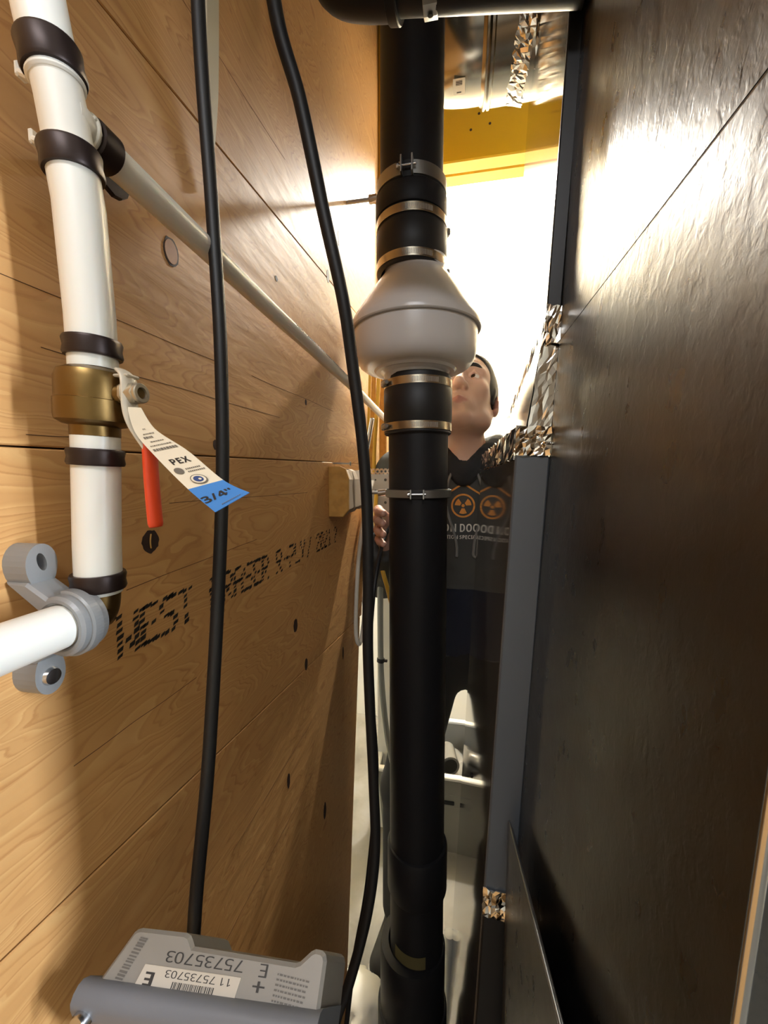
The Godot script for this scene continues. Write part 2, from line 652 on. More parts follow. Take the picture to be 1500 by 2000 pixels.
# ---------------------------------------------------------------- lamps
func lamp_panel(called: String, label: String, at: Vector3, size: Vector2, energy: float, col: Color, glow: String, dir := Vector3.DOWN) -> void:
	var t := thing(called, label, "light", at)
	var st := mb()
	box(st, at + Vector3(0, 0.03, 0), Vector3(size.x + 0.05, 0.05, size.y + 0.05), 0.006)
	part("housing", st, M["white plastic"], t)
	st = mb()
	box(st, at + Vector3(0, 0.0, 0), Vector3(size.x, 0.012, size.y), 0.004)
	part("lamp_diffuser", st, M[glow], t)
	for s in [-1, 1]:
		st = mb()
		rod(st, at + Vector3(s * size.x * 0.4, 0.055, 0), Vector3(at.x + s * size.x * 0.4, CEIL, at.z), 0.003, 8)
		part("hanger_wire", st, M["zinc steel"], t)
	var l := AreaLight3D.new()
	l.name = "area_light"
	l.area_size = size
	l.area_normalize_energy = true
	l.light_energy = energy
	l.light_color = col
	l.area_range = 12.0
	l.area_attenuation = 2.0
	l.shadow_enabled = true
	t.add_child(l)
	l.position = Vector3(0, -0.012, 0)
	l.rotation = Vector3(-PI / 2, 0, 0)

func bulb_lamp(called: String, label: String, at: Vector3, energy: float, col: Color) -> void:
	var t := thing(called, label, "light bulb", at)
	var st := mb()
	lathe(st, [Vector2(0, -0.035), Vector2(0.014, -0.032), Vector2(0.026, -0.022), Vector2(0.031, -0.006), Vector2(0.029, 0.010), Vector2(0.020, 0.028), Vector2(0.014, 0.042), Vector2(0, 0.042)], Transform3D(Basis(), at), 28)
	part("glowing_bulb", st, M["lamp diffuser"], t)
	st = mb()
	rod(st, at + Vector3(0, 0.04, 0), at + Vector3(0, 0.085, 0), 0.017, 20)
	part("socket", st, M["white plastic"], t)
	st = mb()
	rod(st, at + Vector3(0, 0.08, 0), Vector3(at.x, CEIL, at.z), 0.003, 10)
	part("hanging_cord", st, M["white cable"], t)
	var l := OmniLight3D.new()
	l.name = "bulb_light"
	l.light_energy = energy
	l.light_color = col
	l.light_size = 0.03
	l.omni_range = 10.0
	l.omni_attenuation = 2.0
	l.shadow_enabled = true
	t.add_child(l)

func lit_window() -> void:
	var st := mb()
	box(st, Vector3(1.592, 1.45, 0.12), Vector3(0.012, 0.9, 0.12), 0.003)
	var w := struct("window_1", st, M["cool lamp diffuser"])
	st = mb()
	for s in [-1, 1]:
		box(st, Vector3(1.588, 1.45 + s * 0.47, 0.12), Vector3(0.03, 0.05, 0.23), 0.004)
		box(st, Vector3(1.588, 1.45, 0.12 + s * 0.09), Vector3(0.03, 0.99, 0.05), 0.004)
	part("window_frame", st, M["white plastic"], w)
	var l := AreaLight3D.new()
	l.name = "window_light"
	l.area_size = Vector2(0.12, 0.9)
	l.area_normalize_energy = true
	l.light_energy = 3.2
	l.light_color = Color8(226, 238, 255)
	l.area_range = 12.0
	l.area_attenuation = 2.0
	l.shadow_enabled = true
	add_child(l)
	l.position = Vector3(1.57, 1.45, 0.12)
	l.rotation = Vector3(0, PI / 2, 0)

const WX := -0.20     # face of the plywood wall
const CEIL := 2.75
const BACK := -2.1    # far white wall
const LEAN := 0.04    # the ducts lean to the right

func _ready() -> void:
	rng.seed = 7
	make_materials()
	# camera, sky, lamps, exposure
	var cam := Camera3D.new()
	cam.name = "camera"
	cam.fov = rad_to_deg(2.0 * atan(1000.0 / 750.0))
	cam.near = 0.01
	cam.position = Vector3(0, 1.40, 0)
	cam.rotation = Vector3(deg_to_rad(-5.22), deg_to_rad(10.53), 0)
	add_child(cam)
	cam.current = true
	var we := WorldEnvironment.new()
	we.name = "environment"
	var env := Environment.new()
	env.background_mode = Environment.BG_COLOR
	env.background_color = Color(0.02, 0.02, 0.02)
	env.tonemap_mode = Environment.TONE_MAPPER_LINEAR
	env.tonemap_exposure = 1.1
	env.sdfgi_enabled = true
	env.ssao_enabled = true
	env.ssil_enabled = true
	we.environment = env
	add_child(we)
	bulb_lamp("bare_bulb", "bare glowing bulb hanging in the bright room behind the white fan", Vector3(-0.03, 2.62, -1.78), 4.5, Color8(255, 249, 238))
	lamp_panel("room_light", "hanging white light panel in the room in front of the gap", Vector3(0.0, 2.3, 0.8), Vector2(0.7, 0.3), 1.4, Color8(246, 246, 250), "cool lamp diffuser")
	lit_window()
	build_room()
	build_ducts()
	build_vent()
	build_plumbing()
	build_cables()
	build_wall_things()
	build_meter()
	build_far_things()
	build_man()

# ---------------------------------------------------------------- the room
func build_room() -> void:
	var st := mb()
	box(st, Vector3(0, -0.05, -0.05), Vector3(3.4, 0.1, 4.3), 0.0)
	struct("floor", st, M["concrete"])
	st = mb()
	box(st, Vector3(0, CEIL + 0.05, -0.05), Vector3(3.4, 0.1, 4.3), 0.0)
	struct("ceiling", st, M["white drywall"])
	for w in [["wall_back", Vector3(0, CEIL / 2, BACK - 0.05), Vector3(3.4, CEIL, 0.1)], ["wall_front", Vector3(0, CEIL / 2, 2.05), Vector3(3.4, CEIL, 0.1)], ["wall_right", Vector3(1.65, CEIL / 2, -0.025), Vector3(0.1, CEIL, 4.05)], ["wall_outer", Vector3(-1.65, CEIL / 2, -0.025), Vector3(0.1, CEIL, 4.05)]]:
		st = mb()
		box(st, w[1], w[2], 0.0)
		struct(w[0], st, M["white drywall"])
	# far drywall joint
	# the plywood partition: studs behind, four sheets in front
	st = mb()
	box(st, Vector3(WX - 0.012 - 0.045, CEIL / 2, -0.05), Vector3(0.088, CEIL, 1.1), 0.002)
	var wall := struct("wall_left", st, M["joist wood"])
	var top := func(z: float) -> float: return 1.642 - 0.107 * z
	var mid := func(z: float) -> float: return 1.411 - 0.021 * z
	var low := func(z: float) -> float: return 1.195 + 0.125 * z
	var far := func(y: float) -> float: return -0.598 - 0.18 * y
	var P := func(z: float, y: float) -> Vector2: return Vector2(-z, y)
	var near := 0.5
	var g := 0.0005
	var sheets := [
		[P.call(near, top.call(near) + g), P.call(-0.86, top.call(-0.86) + g), P.call(-1.0, top.call(-1.0) + g), P.call(-1.0, CEIL), P.call(near, CEIL)],
		[P.call(near, mid.call(near) + g), P.call(-0.852, mid.call(-0.852) + g), P.call(-0.90, top.call(-0.90) - g), P.call(near, top.call(near) - g)],
		[P.call(near, low.call(near) + g), P.call(-0.805, low.call(-0.805) + g), P.call(-0.850, mid.call(-0.850) - g), P.call(near, mid.call(near) - g)],
		[P.call(near, 0.0), P.call(far.call(0.0), 0.0), P.call(-0.790, low.call(-0.79) - g), P.call(near, low.call(near) - g)],
	]
	var panels := []
	for s in sheets:
		st = mb()
		prism(st, PackedVector2Array(s), Vector3(WX, 0, 0), Vector3(0, 0, -1), Vector3(0, 1, 0), 0.012, 0.0007)
		panels.append(part("plywood_panel", st, M["plywood veneer"], wall))
	# knots, let into the veneer
	for k in [[1.558, -0.254, 0.0075, 0.0095, "ring"], [1.357, -0.221, 0.0072, 0.0078, "hole"], [1.209, -0.451, 0.006, 0.0085, "slit"], [1.141, -0.484, 0.005, 0.0085, "slit"], [1.427, -0.296, 0.0026, 0.0042, "slit"], [1.075, -0.66, 0.004, 0.012, "slit"], [1.71, -0.60, 0.006, 0.010, "slit"], [1.80, -0.66, 0.006, 0.012, "slit"], [1.50, -0.50, 0.003, 0.004, "slit"], [1.62, -0.42, 0.003, 0.003, "slit"], [0.86, -0.55, 0.006, 0.014, "slit"], [1.02, -0.42, 0.004, 0.010, "slit"]]:
		var o := PackedVector2Array()
		var q := PackedVector2Array()
		for i in 24:
			var a := TAU * i / 24
			var r := 1.0 + rng.randf_range(-0.07, 0.07)
			o.append(Vector2(-k[1] + cos(a) * k[2] * r, k[0] + sin(a) * k[3] * r))
			q.append(Vector2(-k[1] + cos(a) * k[2] * 0.82, k[0] + sin(a) * k[3] * 0.84))
		st = mb()
		prism(st, o, Vector3(WX + 0.00025, 0, 0), Vector3(0, 0, -1), Vector3(0, 1, 0), 0.0006)
		var kn := part("knot", st, M["knot"], panels[0 if k[0] > 1.70 else 1 if k[0] > 1.42 else 2 if k[0] > 1.16 else 3])
		if k[4] == "ring":
			st = mb()
			prism(st, q, Vector3(WX + 0.0004, 0, 0), Vector3(0, 0, -1), Vector3(0, 1, 0), 0.0006)
			part("knot_heart", st, M["knot heart"], kn)
		elif k[4] == "hole":
			st = mb()
			sweep(st, spline([Vector3(WX + 0.0004, k[0] + 0.005, k[1] - 0.0005), Vector3(WX + 0.0008, k[0], k[1] + 0.0008), Vector3(WX + 0.0004, k[0] - 0.0045, k[1])], 5), 0.0005, 8)
			part("wood_splinter", st, M["block end grain"], kn)
	# checks and cracks in the face veneer
	st = mb()
	for c in [[-0.16, -0.42, 1.463, 1.468], [-0.24, -0.5, 1.382, 1.378], [-0.2, -0.36, 1.33, 1.336], [-0.14, -0.3, 1.49, 1.497], [-0.36, -0.62, 1.50, 1.508], [-0.16, -0.26, 1.245, 1.241], [-0.15, -0.2, 1.42, 1.423], [-0.3, -0.6, 1.57, 1.582], [-0.25, -0.45, 1.74, 1.765], [-0.3, -0.5, 1.05, 1.045], [-0.2, -0.5, 0.98, 0.965]]:
		var pts := []
		for i in 6:
			pts.append(Vector3(WX - 0.0001, lerpf(c[2], c[3], i / 5.0) + rng.randf_range(-0.0006, 0.0006), lerpf(c[0], c[1], i / 5.0)))
		sweep(st, spline(pts, 4), 0.00028, 5)
	var cr := part("grain_crack", st, M["crack"], wall)
	cr.set_meta("kind", "stuff")
	stamp(panels[2])
	# bare studs past the end of the plywood
	var k := 0
	for s in [[-0.26, -1.06, 0.05], [-0.255, -1.19, 0.04], [-0.30, -1.3, 0.04]]:
		k += 1
		st = mb()
		box(st, Vector3(s[0], (CEIL + 1.29) / 2, s[1]), Vector3(0.09, CEIL - 1.29, s[2]), 0.003)
		struct("trim_%d" % k, st, M["block end grain"])
	# joists over the gap
	for i in 3:
		st = mb()
		box(st, Vector3(-0.15, CEIL - 0.1, 0.25 - i * 0.42), Vector3(2.9, 0.2, 0.04), 0.003)
		k += 1
		struct("trim_%d" % k, st, M["joist wood"])

# the ink-jet stamp: short slanted dashes on a 5 x 7 raster
func stamp(panel: Node3D) -> void:
	var F := {
		"W": ["10001", "10001", "10001", "10101", "10101", "11011", "10001"], "E": ["11111", "10000", "10000", "11110", "10000", "10000", "11111"],
		"S": ["01111", "10000", "10000", "01110", "00001", "00001", "11110"], "T": ["11111", "00100", "00100", "00100", "00100", "00100", "00100"],
		"F": ["11111", "10000", "10000", "11110", "10000", "10000", "10000"], "R": ["11110", "10001", "10001", "11110", "10100", "10010", "10001"],
		"A": ["01110", "10001", "10001", "11111", "10001", "10001", "10001"], "P": ["11110", "10001", "10001", "11110", "10000", "10000", "10000"],
		"L": ["10000", "10000", "10000", "10000", "10000", "10000", "11111"], "Y": ["10001", "10001", "01010", "00100", "00100", "00100", "00100"],
		"-": ["00000", "00000", "00000", "11111", "00000", "00000", "00000"], "2": ["01110", "10001", "00001", "00110", "01000", "10000", "11111"],
		"0": ["01110", "10001", "10011", "10101", "11001", "10001", "01110"], "1": ["00100", "01100", "00100", "00100", "00100", "00100", "01110"],
		" ": ["00000", "00000", "00000", "00000", "00000", "00000", "00000"], "/": ["00001", "00010", "00010", "00100", "01000", "01000", "10000"],
	}
	var z := -0.193
	for word in ["WEST", "FRASER", "R-PLY", "/", "2021", "2"]:
		var st := mb()
		st.set_smooth_group(-1)
		for ch in word:
			var g: Array = F[ch]
			for r in 7:
				for c in 5:
					if g[r][c] != "1" or rng.randf() < 0.12:
						continue
					var dz := 0.0024
					var p := Vector3(WX + 0.0002, 1.2905 + 0.024 - r * 0.0040 + rng.randf_range(-0.0005, 0.0005), z - c * dz * 1.3 + rng.randf_range(-0.0006, 0.0006))
					var w := rng.randf_range(0.0017, 0.0026)
					var h := rng.randf_range(0.0009, 0.0017)
					var a := Vector3(0, 0.0006, -w)
					var b := Vector3(0, h, -0.0004)
					quad(st, p - a - b, p + a - b, p + a + b, p - a + b)
			z -= 0.0175
		z -= {"WEST": 0.0195, "FRASER": 0.0155, "R-PLY": 0.006, "/": 0.018, "2021": 0.014, "2": 0.0}[word]
		var o := part("ink_stamp", st, M["stamp ink"], panel)
		o.set_meta("label", "stamped word " + word)

# ---------------------------------------------------------------- ducts on the right
func build_ducts() -> void:
	var base := Vector3(0.05, 1.25, -0.6)
	# cabinet
	var f := thing("furnace_cabinet", "grey furnace cabinet with glossy side and matte grey corner post, man reflected in it", "furnace", base)
	f.rotation.z = -LEAN
	var st := mb()
	box(st, Vector3(0.049 + 0.285, 0.70, -0.636), Vector3(0.57, 1.44, 0.488), 0.002)
	part("side_panel", st, M["cabinet enamel"], f)
	st = mb()
	box(st, Vector3(0.0645, 1.187, -0.389), Vector3(0.031, 0.468, 0.006), 0.0015)
	part("corner_post", st, M["grey enamel"], f, "matte blue-grey corner post")
	st = mb()
	box(st, Vector3(0.0645, 0.50, -0.389), Vector3(0.029, 0.88, 0.005), 0.0015)
	part("lower_post", st, M["dark steel"], f, "black lower post")
	st = mb()
	foil(st, Vector3(0.048, 1.421, -0.3855), Vector3(0.031, 0, 0), Vector3(0, 0.027, 0), 9, 8, 0.004, 0.4)
	foil(st, Vector3(0.0485, 1.416, -0.884), Vector3(0, 0, 0.494), Vector3(0, -0.0, 0) + Vector3(0.0, 0.031, 0), 40, 4, 0.003, 0.5)
	part("foil_tape", st, M["foil tape"], f, "crumpled silver foil tape")
	st = mb()
	foil(st, Vector3(0.048, 0.930, -0.3855), Vector3(0.026, 0, 0), Vector3(0, 0.033, 0), 8, 8, 0.004, 0.6)
	part("foil_tape", st, M["foil tape"], f, "crumpled silver foil tape")
	for s in [[0.33, -0.66], [0.21, -0.6], [0.33, -0.46], [0.9, -0.62]]:
		st = mb()
		lathe(st, [Vector2(0.0045, 0), Vector2(0.004, 0.0015), Vector2(0.002, 0.0025), Vector2(0, 0.0027)], axis_frame(Vector3(0.0488, s[0], s[1]), Vector3(-1, 0, 0)), 12)
		part("screw_head", st, M["dark steel"], f)
	# plenum above it
	var p := thing("supply_plenum", "polished sheet metal plenum above the furnace, reflecting the white room and yellow beam", "duct", base)
	p.rotation.z = -LEAN
	st = mb()
	hexa(st, [Vector3(0.068, 1.535, -0.392), Vector3(0.113, 1.535, -1.03), Vector3(0.6, 1.535, -1.03), Vector3(0.6, 1.535, -0.392), Vector3(0.068, 2.72, -0.392), Vector3(0.113, 2.72, -1.03), Vector3(0.55, 2.72, -1.03), Vector3(0.55, 2.72, -0.392)])
	part("plenum_box", st, M["polished galvanised sheet"], p)
	st = mb()
	hexa(st, [Vector3(0.057, 1.442, -0.394), Vector3(0.104, 1.442, -1.03), Vector3(0.58, 1.442, -1.03), Vector3(0.58, 1.442, -0.394), Vector3(0.067, 1.537, -0.393), Vector3(0.112, 1.537, -1.03), Vector3(0.58, 1.537, -1.03), Vector3(0.58, 1.537, -0.393)])
	part("transition_collar", st, M["polished galvanised sheet"], p)
	st = mb()
	box(st, Vector3(0.0735, 2.14, -0.390), Vector3(0.0125, 1.17, 0.004), 0.001)
	part("corner_flange", st, M["dark steel"], p, "dark corner flange")
	st = mb()
	foil(st, Vector3(0.0585, 1.447, -0.3895), Vector3(0.021, 0.0, 0), Vector3(0.0085, 0.098, 0), 6, 16, 0.0010, 0.4)
	foil(st, Vector3(0.0675, 1.522, -0.386), Vector3(0.0125, 0, 0), Vector3(0.0, 0.034, 0), 5, 7, 0.0025, 0.6)
	part("foil_tape", st, M["foil tape"], p, "crumpled silver foil tape down the collar edge")
	st = mb()
	foil(st, Vector3(0.1125, 1.519, -1.03), Vector3(-0.045, 0, 0.638), Vector3(0.002, 0.034, 0), 46, 5, 0.0026, 0.5)
	part("foil_tape", st, M["foil tape"], p, "crumpled silver foil tape along the seam")
	# wide duct box beside the camera
	var d := thing("return_duct", "large dull galvanised duct filling the right side, with horizontal seams", "duct", base)
	d.rotation.z = -LEAN
	for b in [[1.525, 2.72, 0.0800, 0.071], [1.178, 1.5248, 0.0790, 0.0802], [0.02, 1.1779, 0.0835, 0.079]]:
		st = mb()
		hexa(st, [Vector3(b[2], b[0], -0.388), Vector3(b[2], b[0], -0.109), Vector3(0.30, b[0], -0.109), Vector3(0.30, b[0], -0.388), Vector3(b[3], b[1], -0.388), Vector3(b[3], b[1], -0.109), Vector3(0.30, b[1], -0.109), Vector3(0.30, b[1], -0.388)])
		part("duct_panel", st, M["galvanised sheet"], d)
	st = mb()
	rod(st, Vector3(0.0795, 0.02, -0.1095), Vector3(0.0795, 2.72, -0.1095), 0.0016, 10)
	part("hemmed_edge", st, M["bright steel"], d, "bright rolled edge")
	# bent sheet at the bottom of the gap
	st = mb()
	prism(st, PackedVector2Array([Vector2(0.37, 1.058), Vector2(0.19, 1.116), Vector2(0.13, 1.13), Vector2(0.13, 0.4), Vector2(0.37, 0.4)]), Vector3(0.0585, 0, 0), Vector3(0, 0, 1) * -1.0, Vector3(0, 1, 0), 0.0015)
	var fl := thing("metal_flange", "thin dull sheet metal flange with a folded lip, low beside the big duct", "sheet metal", Vector3(0.0585, 0.4, -0.25))
	part("flange_plate", st, M["galvanised sheet"], fl)
	st = mb()
	sweep(st, PackedVector3Array([Vector3(0.0582, 1.058, -0.37), Vector3(0.0582, 1.116, -0.19), Vector3(0.0582, 1.13, -0.13)]), 0.0011, 8)
	sweep(st, PackedVector3Array([Vector3(0.0605, 1.053, -0.368), Vector3(0.0605, 1.111, -0.19), Vector3(0.0605, 1.125, -0.13)]), 0.0011, 8)
	part("folded_lip", st, M["zinc steel"], fl)
	# round take-off duct
	var r := thing("round_duct", "shiny round duct with a beaded collar and barcode sticker, joined to the plenum by foil", "duct", Vector3(0.1, 2.37, -0.95))
	st = mb()
	var ax := axis_frame(Vector3(0.17, 2.37, -0.95), Vector3(-1, 0, 0))
	lathe(st, [Vector2(0.124, 0.0), Vector2(0.124, 0.105), Vector2(0.1275, 0.108), Vector2(0.1275, 0.113), Vector2(0.124, 0.115), Vector2(0.1275, 0.118), Vector2(0.1275, 0.122), Vector2(0.121, 0.126), Vector2(0.119, 0.13), Vector2(0.10, 0.13), Vector2(0.10, 0.0), Vector2(0.124, 0.0)], ax, 72)
	part("collar", st, M["duct steel"], r)
	st = mb()
	sweep(st, spline([Vector3(0.055, 2.37, -0.95), Vector3(0.01, 2.372, -0.952), Vector3(-0.035, 2.392, -0.965), Vector3(-0.06, 2.44, -0.985), Vector3(-0.065, 2.55, -1.0), Vector3(-0.065, 2.72, -1.0)], 7), 0.117, 64)
	part("elbow", st, M["duct steel"], r)
	var patch := func(x: float, a0: float, a1: float, x1: float, rad: float, u: float, v: float) -> Vector3:
		var a := lerpf(a0, a1, v)
		return Vector3(lerpf(x, x1, u), 2.371 + rad * sin(a), -0.951 + rad * cos(a))
	st = mb()
	sheet(st, 2, 8, func(u, v): return patch.call(-0.020, -1.34, -1.62, 0.006, 0.1182, u, v), 0.0004, Vector3(0, -1, -0.15))
	var sk := part("sticker", st, M["sticker"], r)
	st = mb()
	for i in 9:
		var v0 := 0.12 + i * 0.03
		if i % 3 != 1:
			sheet(st, 1, 1, func(u, v): return patch.call(-0.014, lerpf(-1.34, -1.62, v0), lerpf(-1.34, -1.62, v0 + 0.02), 0.000, 0.1186, u, v), 0.0002, Vector3(0, -1, -0.15))
	sheet(st, 1, 1, func(u, v): return patch.call(-0.012, lerpf(-1.34, -1.62, 0.8), lerpf(-1.34, -1.62, 0.87), -0.002, 0.1186, u, v), 0.0002, Vector3(0, -1, -0.15))
	part("barcode", st, M["meter ink"], sk)
	st = mb()
	for i in 26:
		var a := -2.0 + i * 0.13
		var c := Vector3(0.142 + 0.03 * sin(a), 2.37 + 0.125 * sin(a), -0.95 + 0.125 * cos(a))
		var tg := Vector3(0, cos(a), -sin(a))
		var n := Vector3(-0.25, sin(a), cos(a)).normalized()
		foil(st, c - tg * 0.012 + Vector3(-0.014, 0, 0), tg * 0.024, n.cross(tg) * -0.034 * (1.0 if n.cross(tg).x < 0 else -1.0), 3, 4, 0.004, 0.8)
	# a torn flap hanging under the joint
	foil(st, Vector3(0.142, 2.215, -0.885), Vector3(0.022, -0.004, 0.006), Vector3(-0.004, 0.075, 0.05), 4, 8, 0.006, 0.7)
	part("foil_tape", st, M["foil tape"], r, "torn silver foil tape at the joint")
	# yellow beam
	var bm := thing("ceiling_beam", "yellow painted wooden beam across the ceiling, brighter underside", "beam", Vector3(0, 2.44, -1.45))
	for k in 2:
		st = mb()
		box(st, Vector3(0, 2.595, -1.42 - k * 0.058), Vector3(3.19, 0.31, 0.055), 0.004)
		part("beam_ply", st, M["yellow paint"], bm)
	for q in [[0.055, 2.575], [0.03, 2.53], [0.10, 2.64], [0.09, 2.54]]:
		st = mb()
		lathe(st, [Vector2(0.0045, 0), Vector2(0.0035, 0.0012), Vector2(0, 0.0015)], axis_frame(Vector3(q[0], q[1], -1.3927), Vector3(0, 0, 1)), 10)
		part("knot", st, M["knot"], bm)

# ---------------------------------------------------------------- vent stack and fan
func clamp_ring(called: String, label: String, c: Vector3, r: float, wide: float, wall_x: float, open_deg: float, gap := 0.16) -> void:
	var t := thing(called, label, "pipe clamp", c, "split-ring hangers on the vent pipe")
	var st := mb()
	band(st, c - Vector3(0, wide * 0.62, 0), c + Vector3(0, wide * 0.62, 0), r + 0.0002, r + 0.003)
	part("rubber_lining", st, M["black rubber"], t)
	for side in 2:
		st = mb()
		group_no += 1
		var a0 := deg_to_rad(open_deg) + gap + side * PI
		var a1 := deg_to_rad(open_deg) - gap + PI + side * PI
		var f := func(u: float, v: float) -> Vector3:
			var a := lerpf(a0, a1, u)
			return c + Vector3(cos(a) * (r + 0.0052), (v - 0.5) * wide, sin(a) * (r + 0.0052))
		# a bent strap: outer and inner skins
		var n := 26
		for i in n:
			var u0 := float(i) / n
			var u1 := float(i + 1) / n
			var mid: Vector3 = c + (f.call((u0 + u1) / 2, 0.5) - c) * 0.975
			var ins := func(q: Vector3) -> Vector3: return c + Vector3((q.x - c.x) * r / (r + 0.0052), q.y - c.y, (q.z - c.z) * r / (r + 0.0052)) + Vector3((q.x - c.x), 0, (q.z - c.z)) * 0.05
			var q := [f.call(u0, 0.0), f.call(u1, 0.0), f.call(u1, 1.0), f.call(u0, 1.0)]
			st.set_smooth_group(group_no)
			quad_out(st, q[0], q[1], q[2], q[3], mid)
			st.set_smooth_group(-1)
			quad_out(st, q[0], q[1], ins.call(q[1]), ins.call(q[0]), mid)
			quad_out(st, q[3], q[2], ins.call(q[2]), ins.call(q[3]), mid)
			quad_out(st, ins.call(q[0]), ins.call(q[1]), ins.call(q[2]), ins.call(q[3]), c + (mid - c) * 1.02)
		part("half_ring", st, M["zinc steel"], t)
	for side in 2:
		var a := deg_to_rad(open_deg) + side * PI
		var dir := Vector3(cos(a), 0, sin(a))
		var tg := Vector3(-dir.z, 0, dir.x)
		for s in [-1, 1]:
			var st2 := mb()
			box(st2, c + dir * (r + 0.0085) + tg * s * r * gap * 0.98, Vector3(0.0028, wide * 1.25, 0.013), 0.0006, Basis(tg, Vector3.UP, tg.cross(Vector3.UP)))
			part("ear", st2, M["zinc steel"], t)
		var st3 := mb()
		rod(st3, c + dir * (r + 0.009) - tg * 0.015, c + dir * (r + 0.009) + tg * 0.017, 0.0022, 10)
		rod(st3, c + dir * (r + 0.009) + tg * 0.0125, c + dir * (r + 0.009) + tg * 0.0165, 0.0046, 6, 0.0004)
		part("bolt", st3, M["bright steel"], t)
	st = mb()
	rod(st, Vector3(wall_x, c.y, c.z), c - Vector3(r + 0.014, 0, 0), 0.0032, 12)
	part("threaded_rod", st, M["zinc steel"], t)
	st = mb()
	rod(st, c - Vector3(r + 0.020, 0, 0), c - Vector3(r + 0.003, 0, 0), 0.0072, 6, 0.0006)
	part("rod_nut", st, M["bright steel"], t)

func hose_clamp(t: Node3D, c: Vector3, r: float, wide: float, screw_deg: float) -> void:
	var st := mb()
	band(st, c - Vector3(0, wide / 2, 0), c + Vector3(0, wide / 2, 0), r, r + 0.0013, 56, 0.0003)
	var b := part("clamp_band", st, M["stainless band"], t)
	st = mb()
	for i in 22:
		var a := PI * 0.5 + 0.25 - i * 0.035 - 0.2
		var n := Vector3(cos(a), 0, sin(a))
		box(st, c + n * (r + 0.0013), Vector3(0.0009, wide * 0.62, 0.0005), 0.0, Basis(Vector3(-n.z, 0, n.x), Vector3.UP, n))
	var slots := part("band_slots", st, M["fan seam"], b)
	slots.set_meta("kind", "stuff")
	var d := Vector3(cos(deg_to_rad(screw_deg)), 0, sin(deg_to_rad(screw_deg)))
	var tg := Vector3(-d.z, 0, d.x)
	st = mb()
	box(st, c + d * (r + 0.005), Vector3(0.012, wide * 0.9, 0.008), 0.002, Basis(tg, Vector3.UP, tg.cross(Vector3.UP)))
	rod(st, c + d * (r + 0.006) - tg * 0.016, c + d * (r + 0.006) + tg * 0.004, 0.004, 6, 0.0008)
	part("worm_screw", st, M["zinc steel"], b)

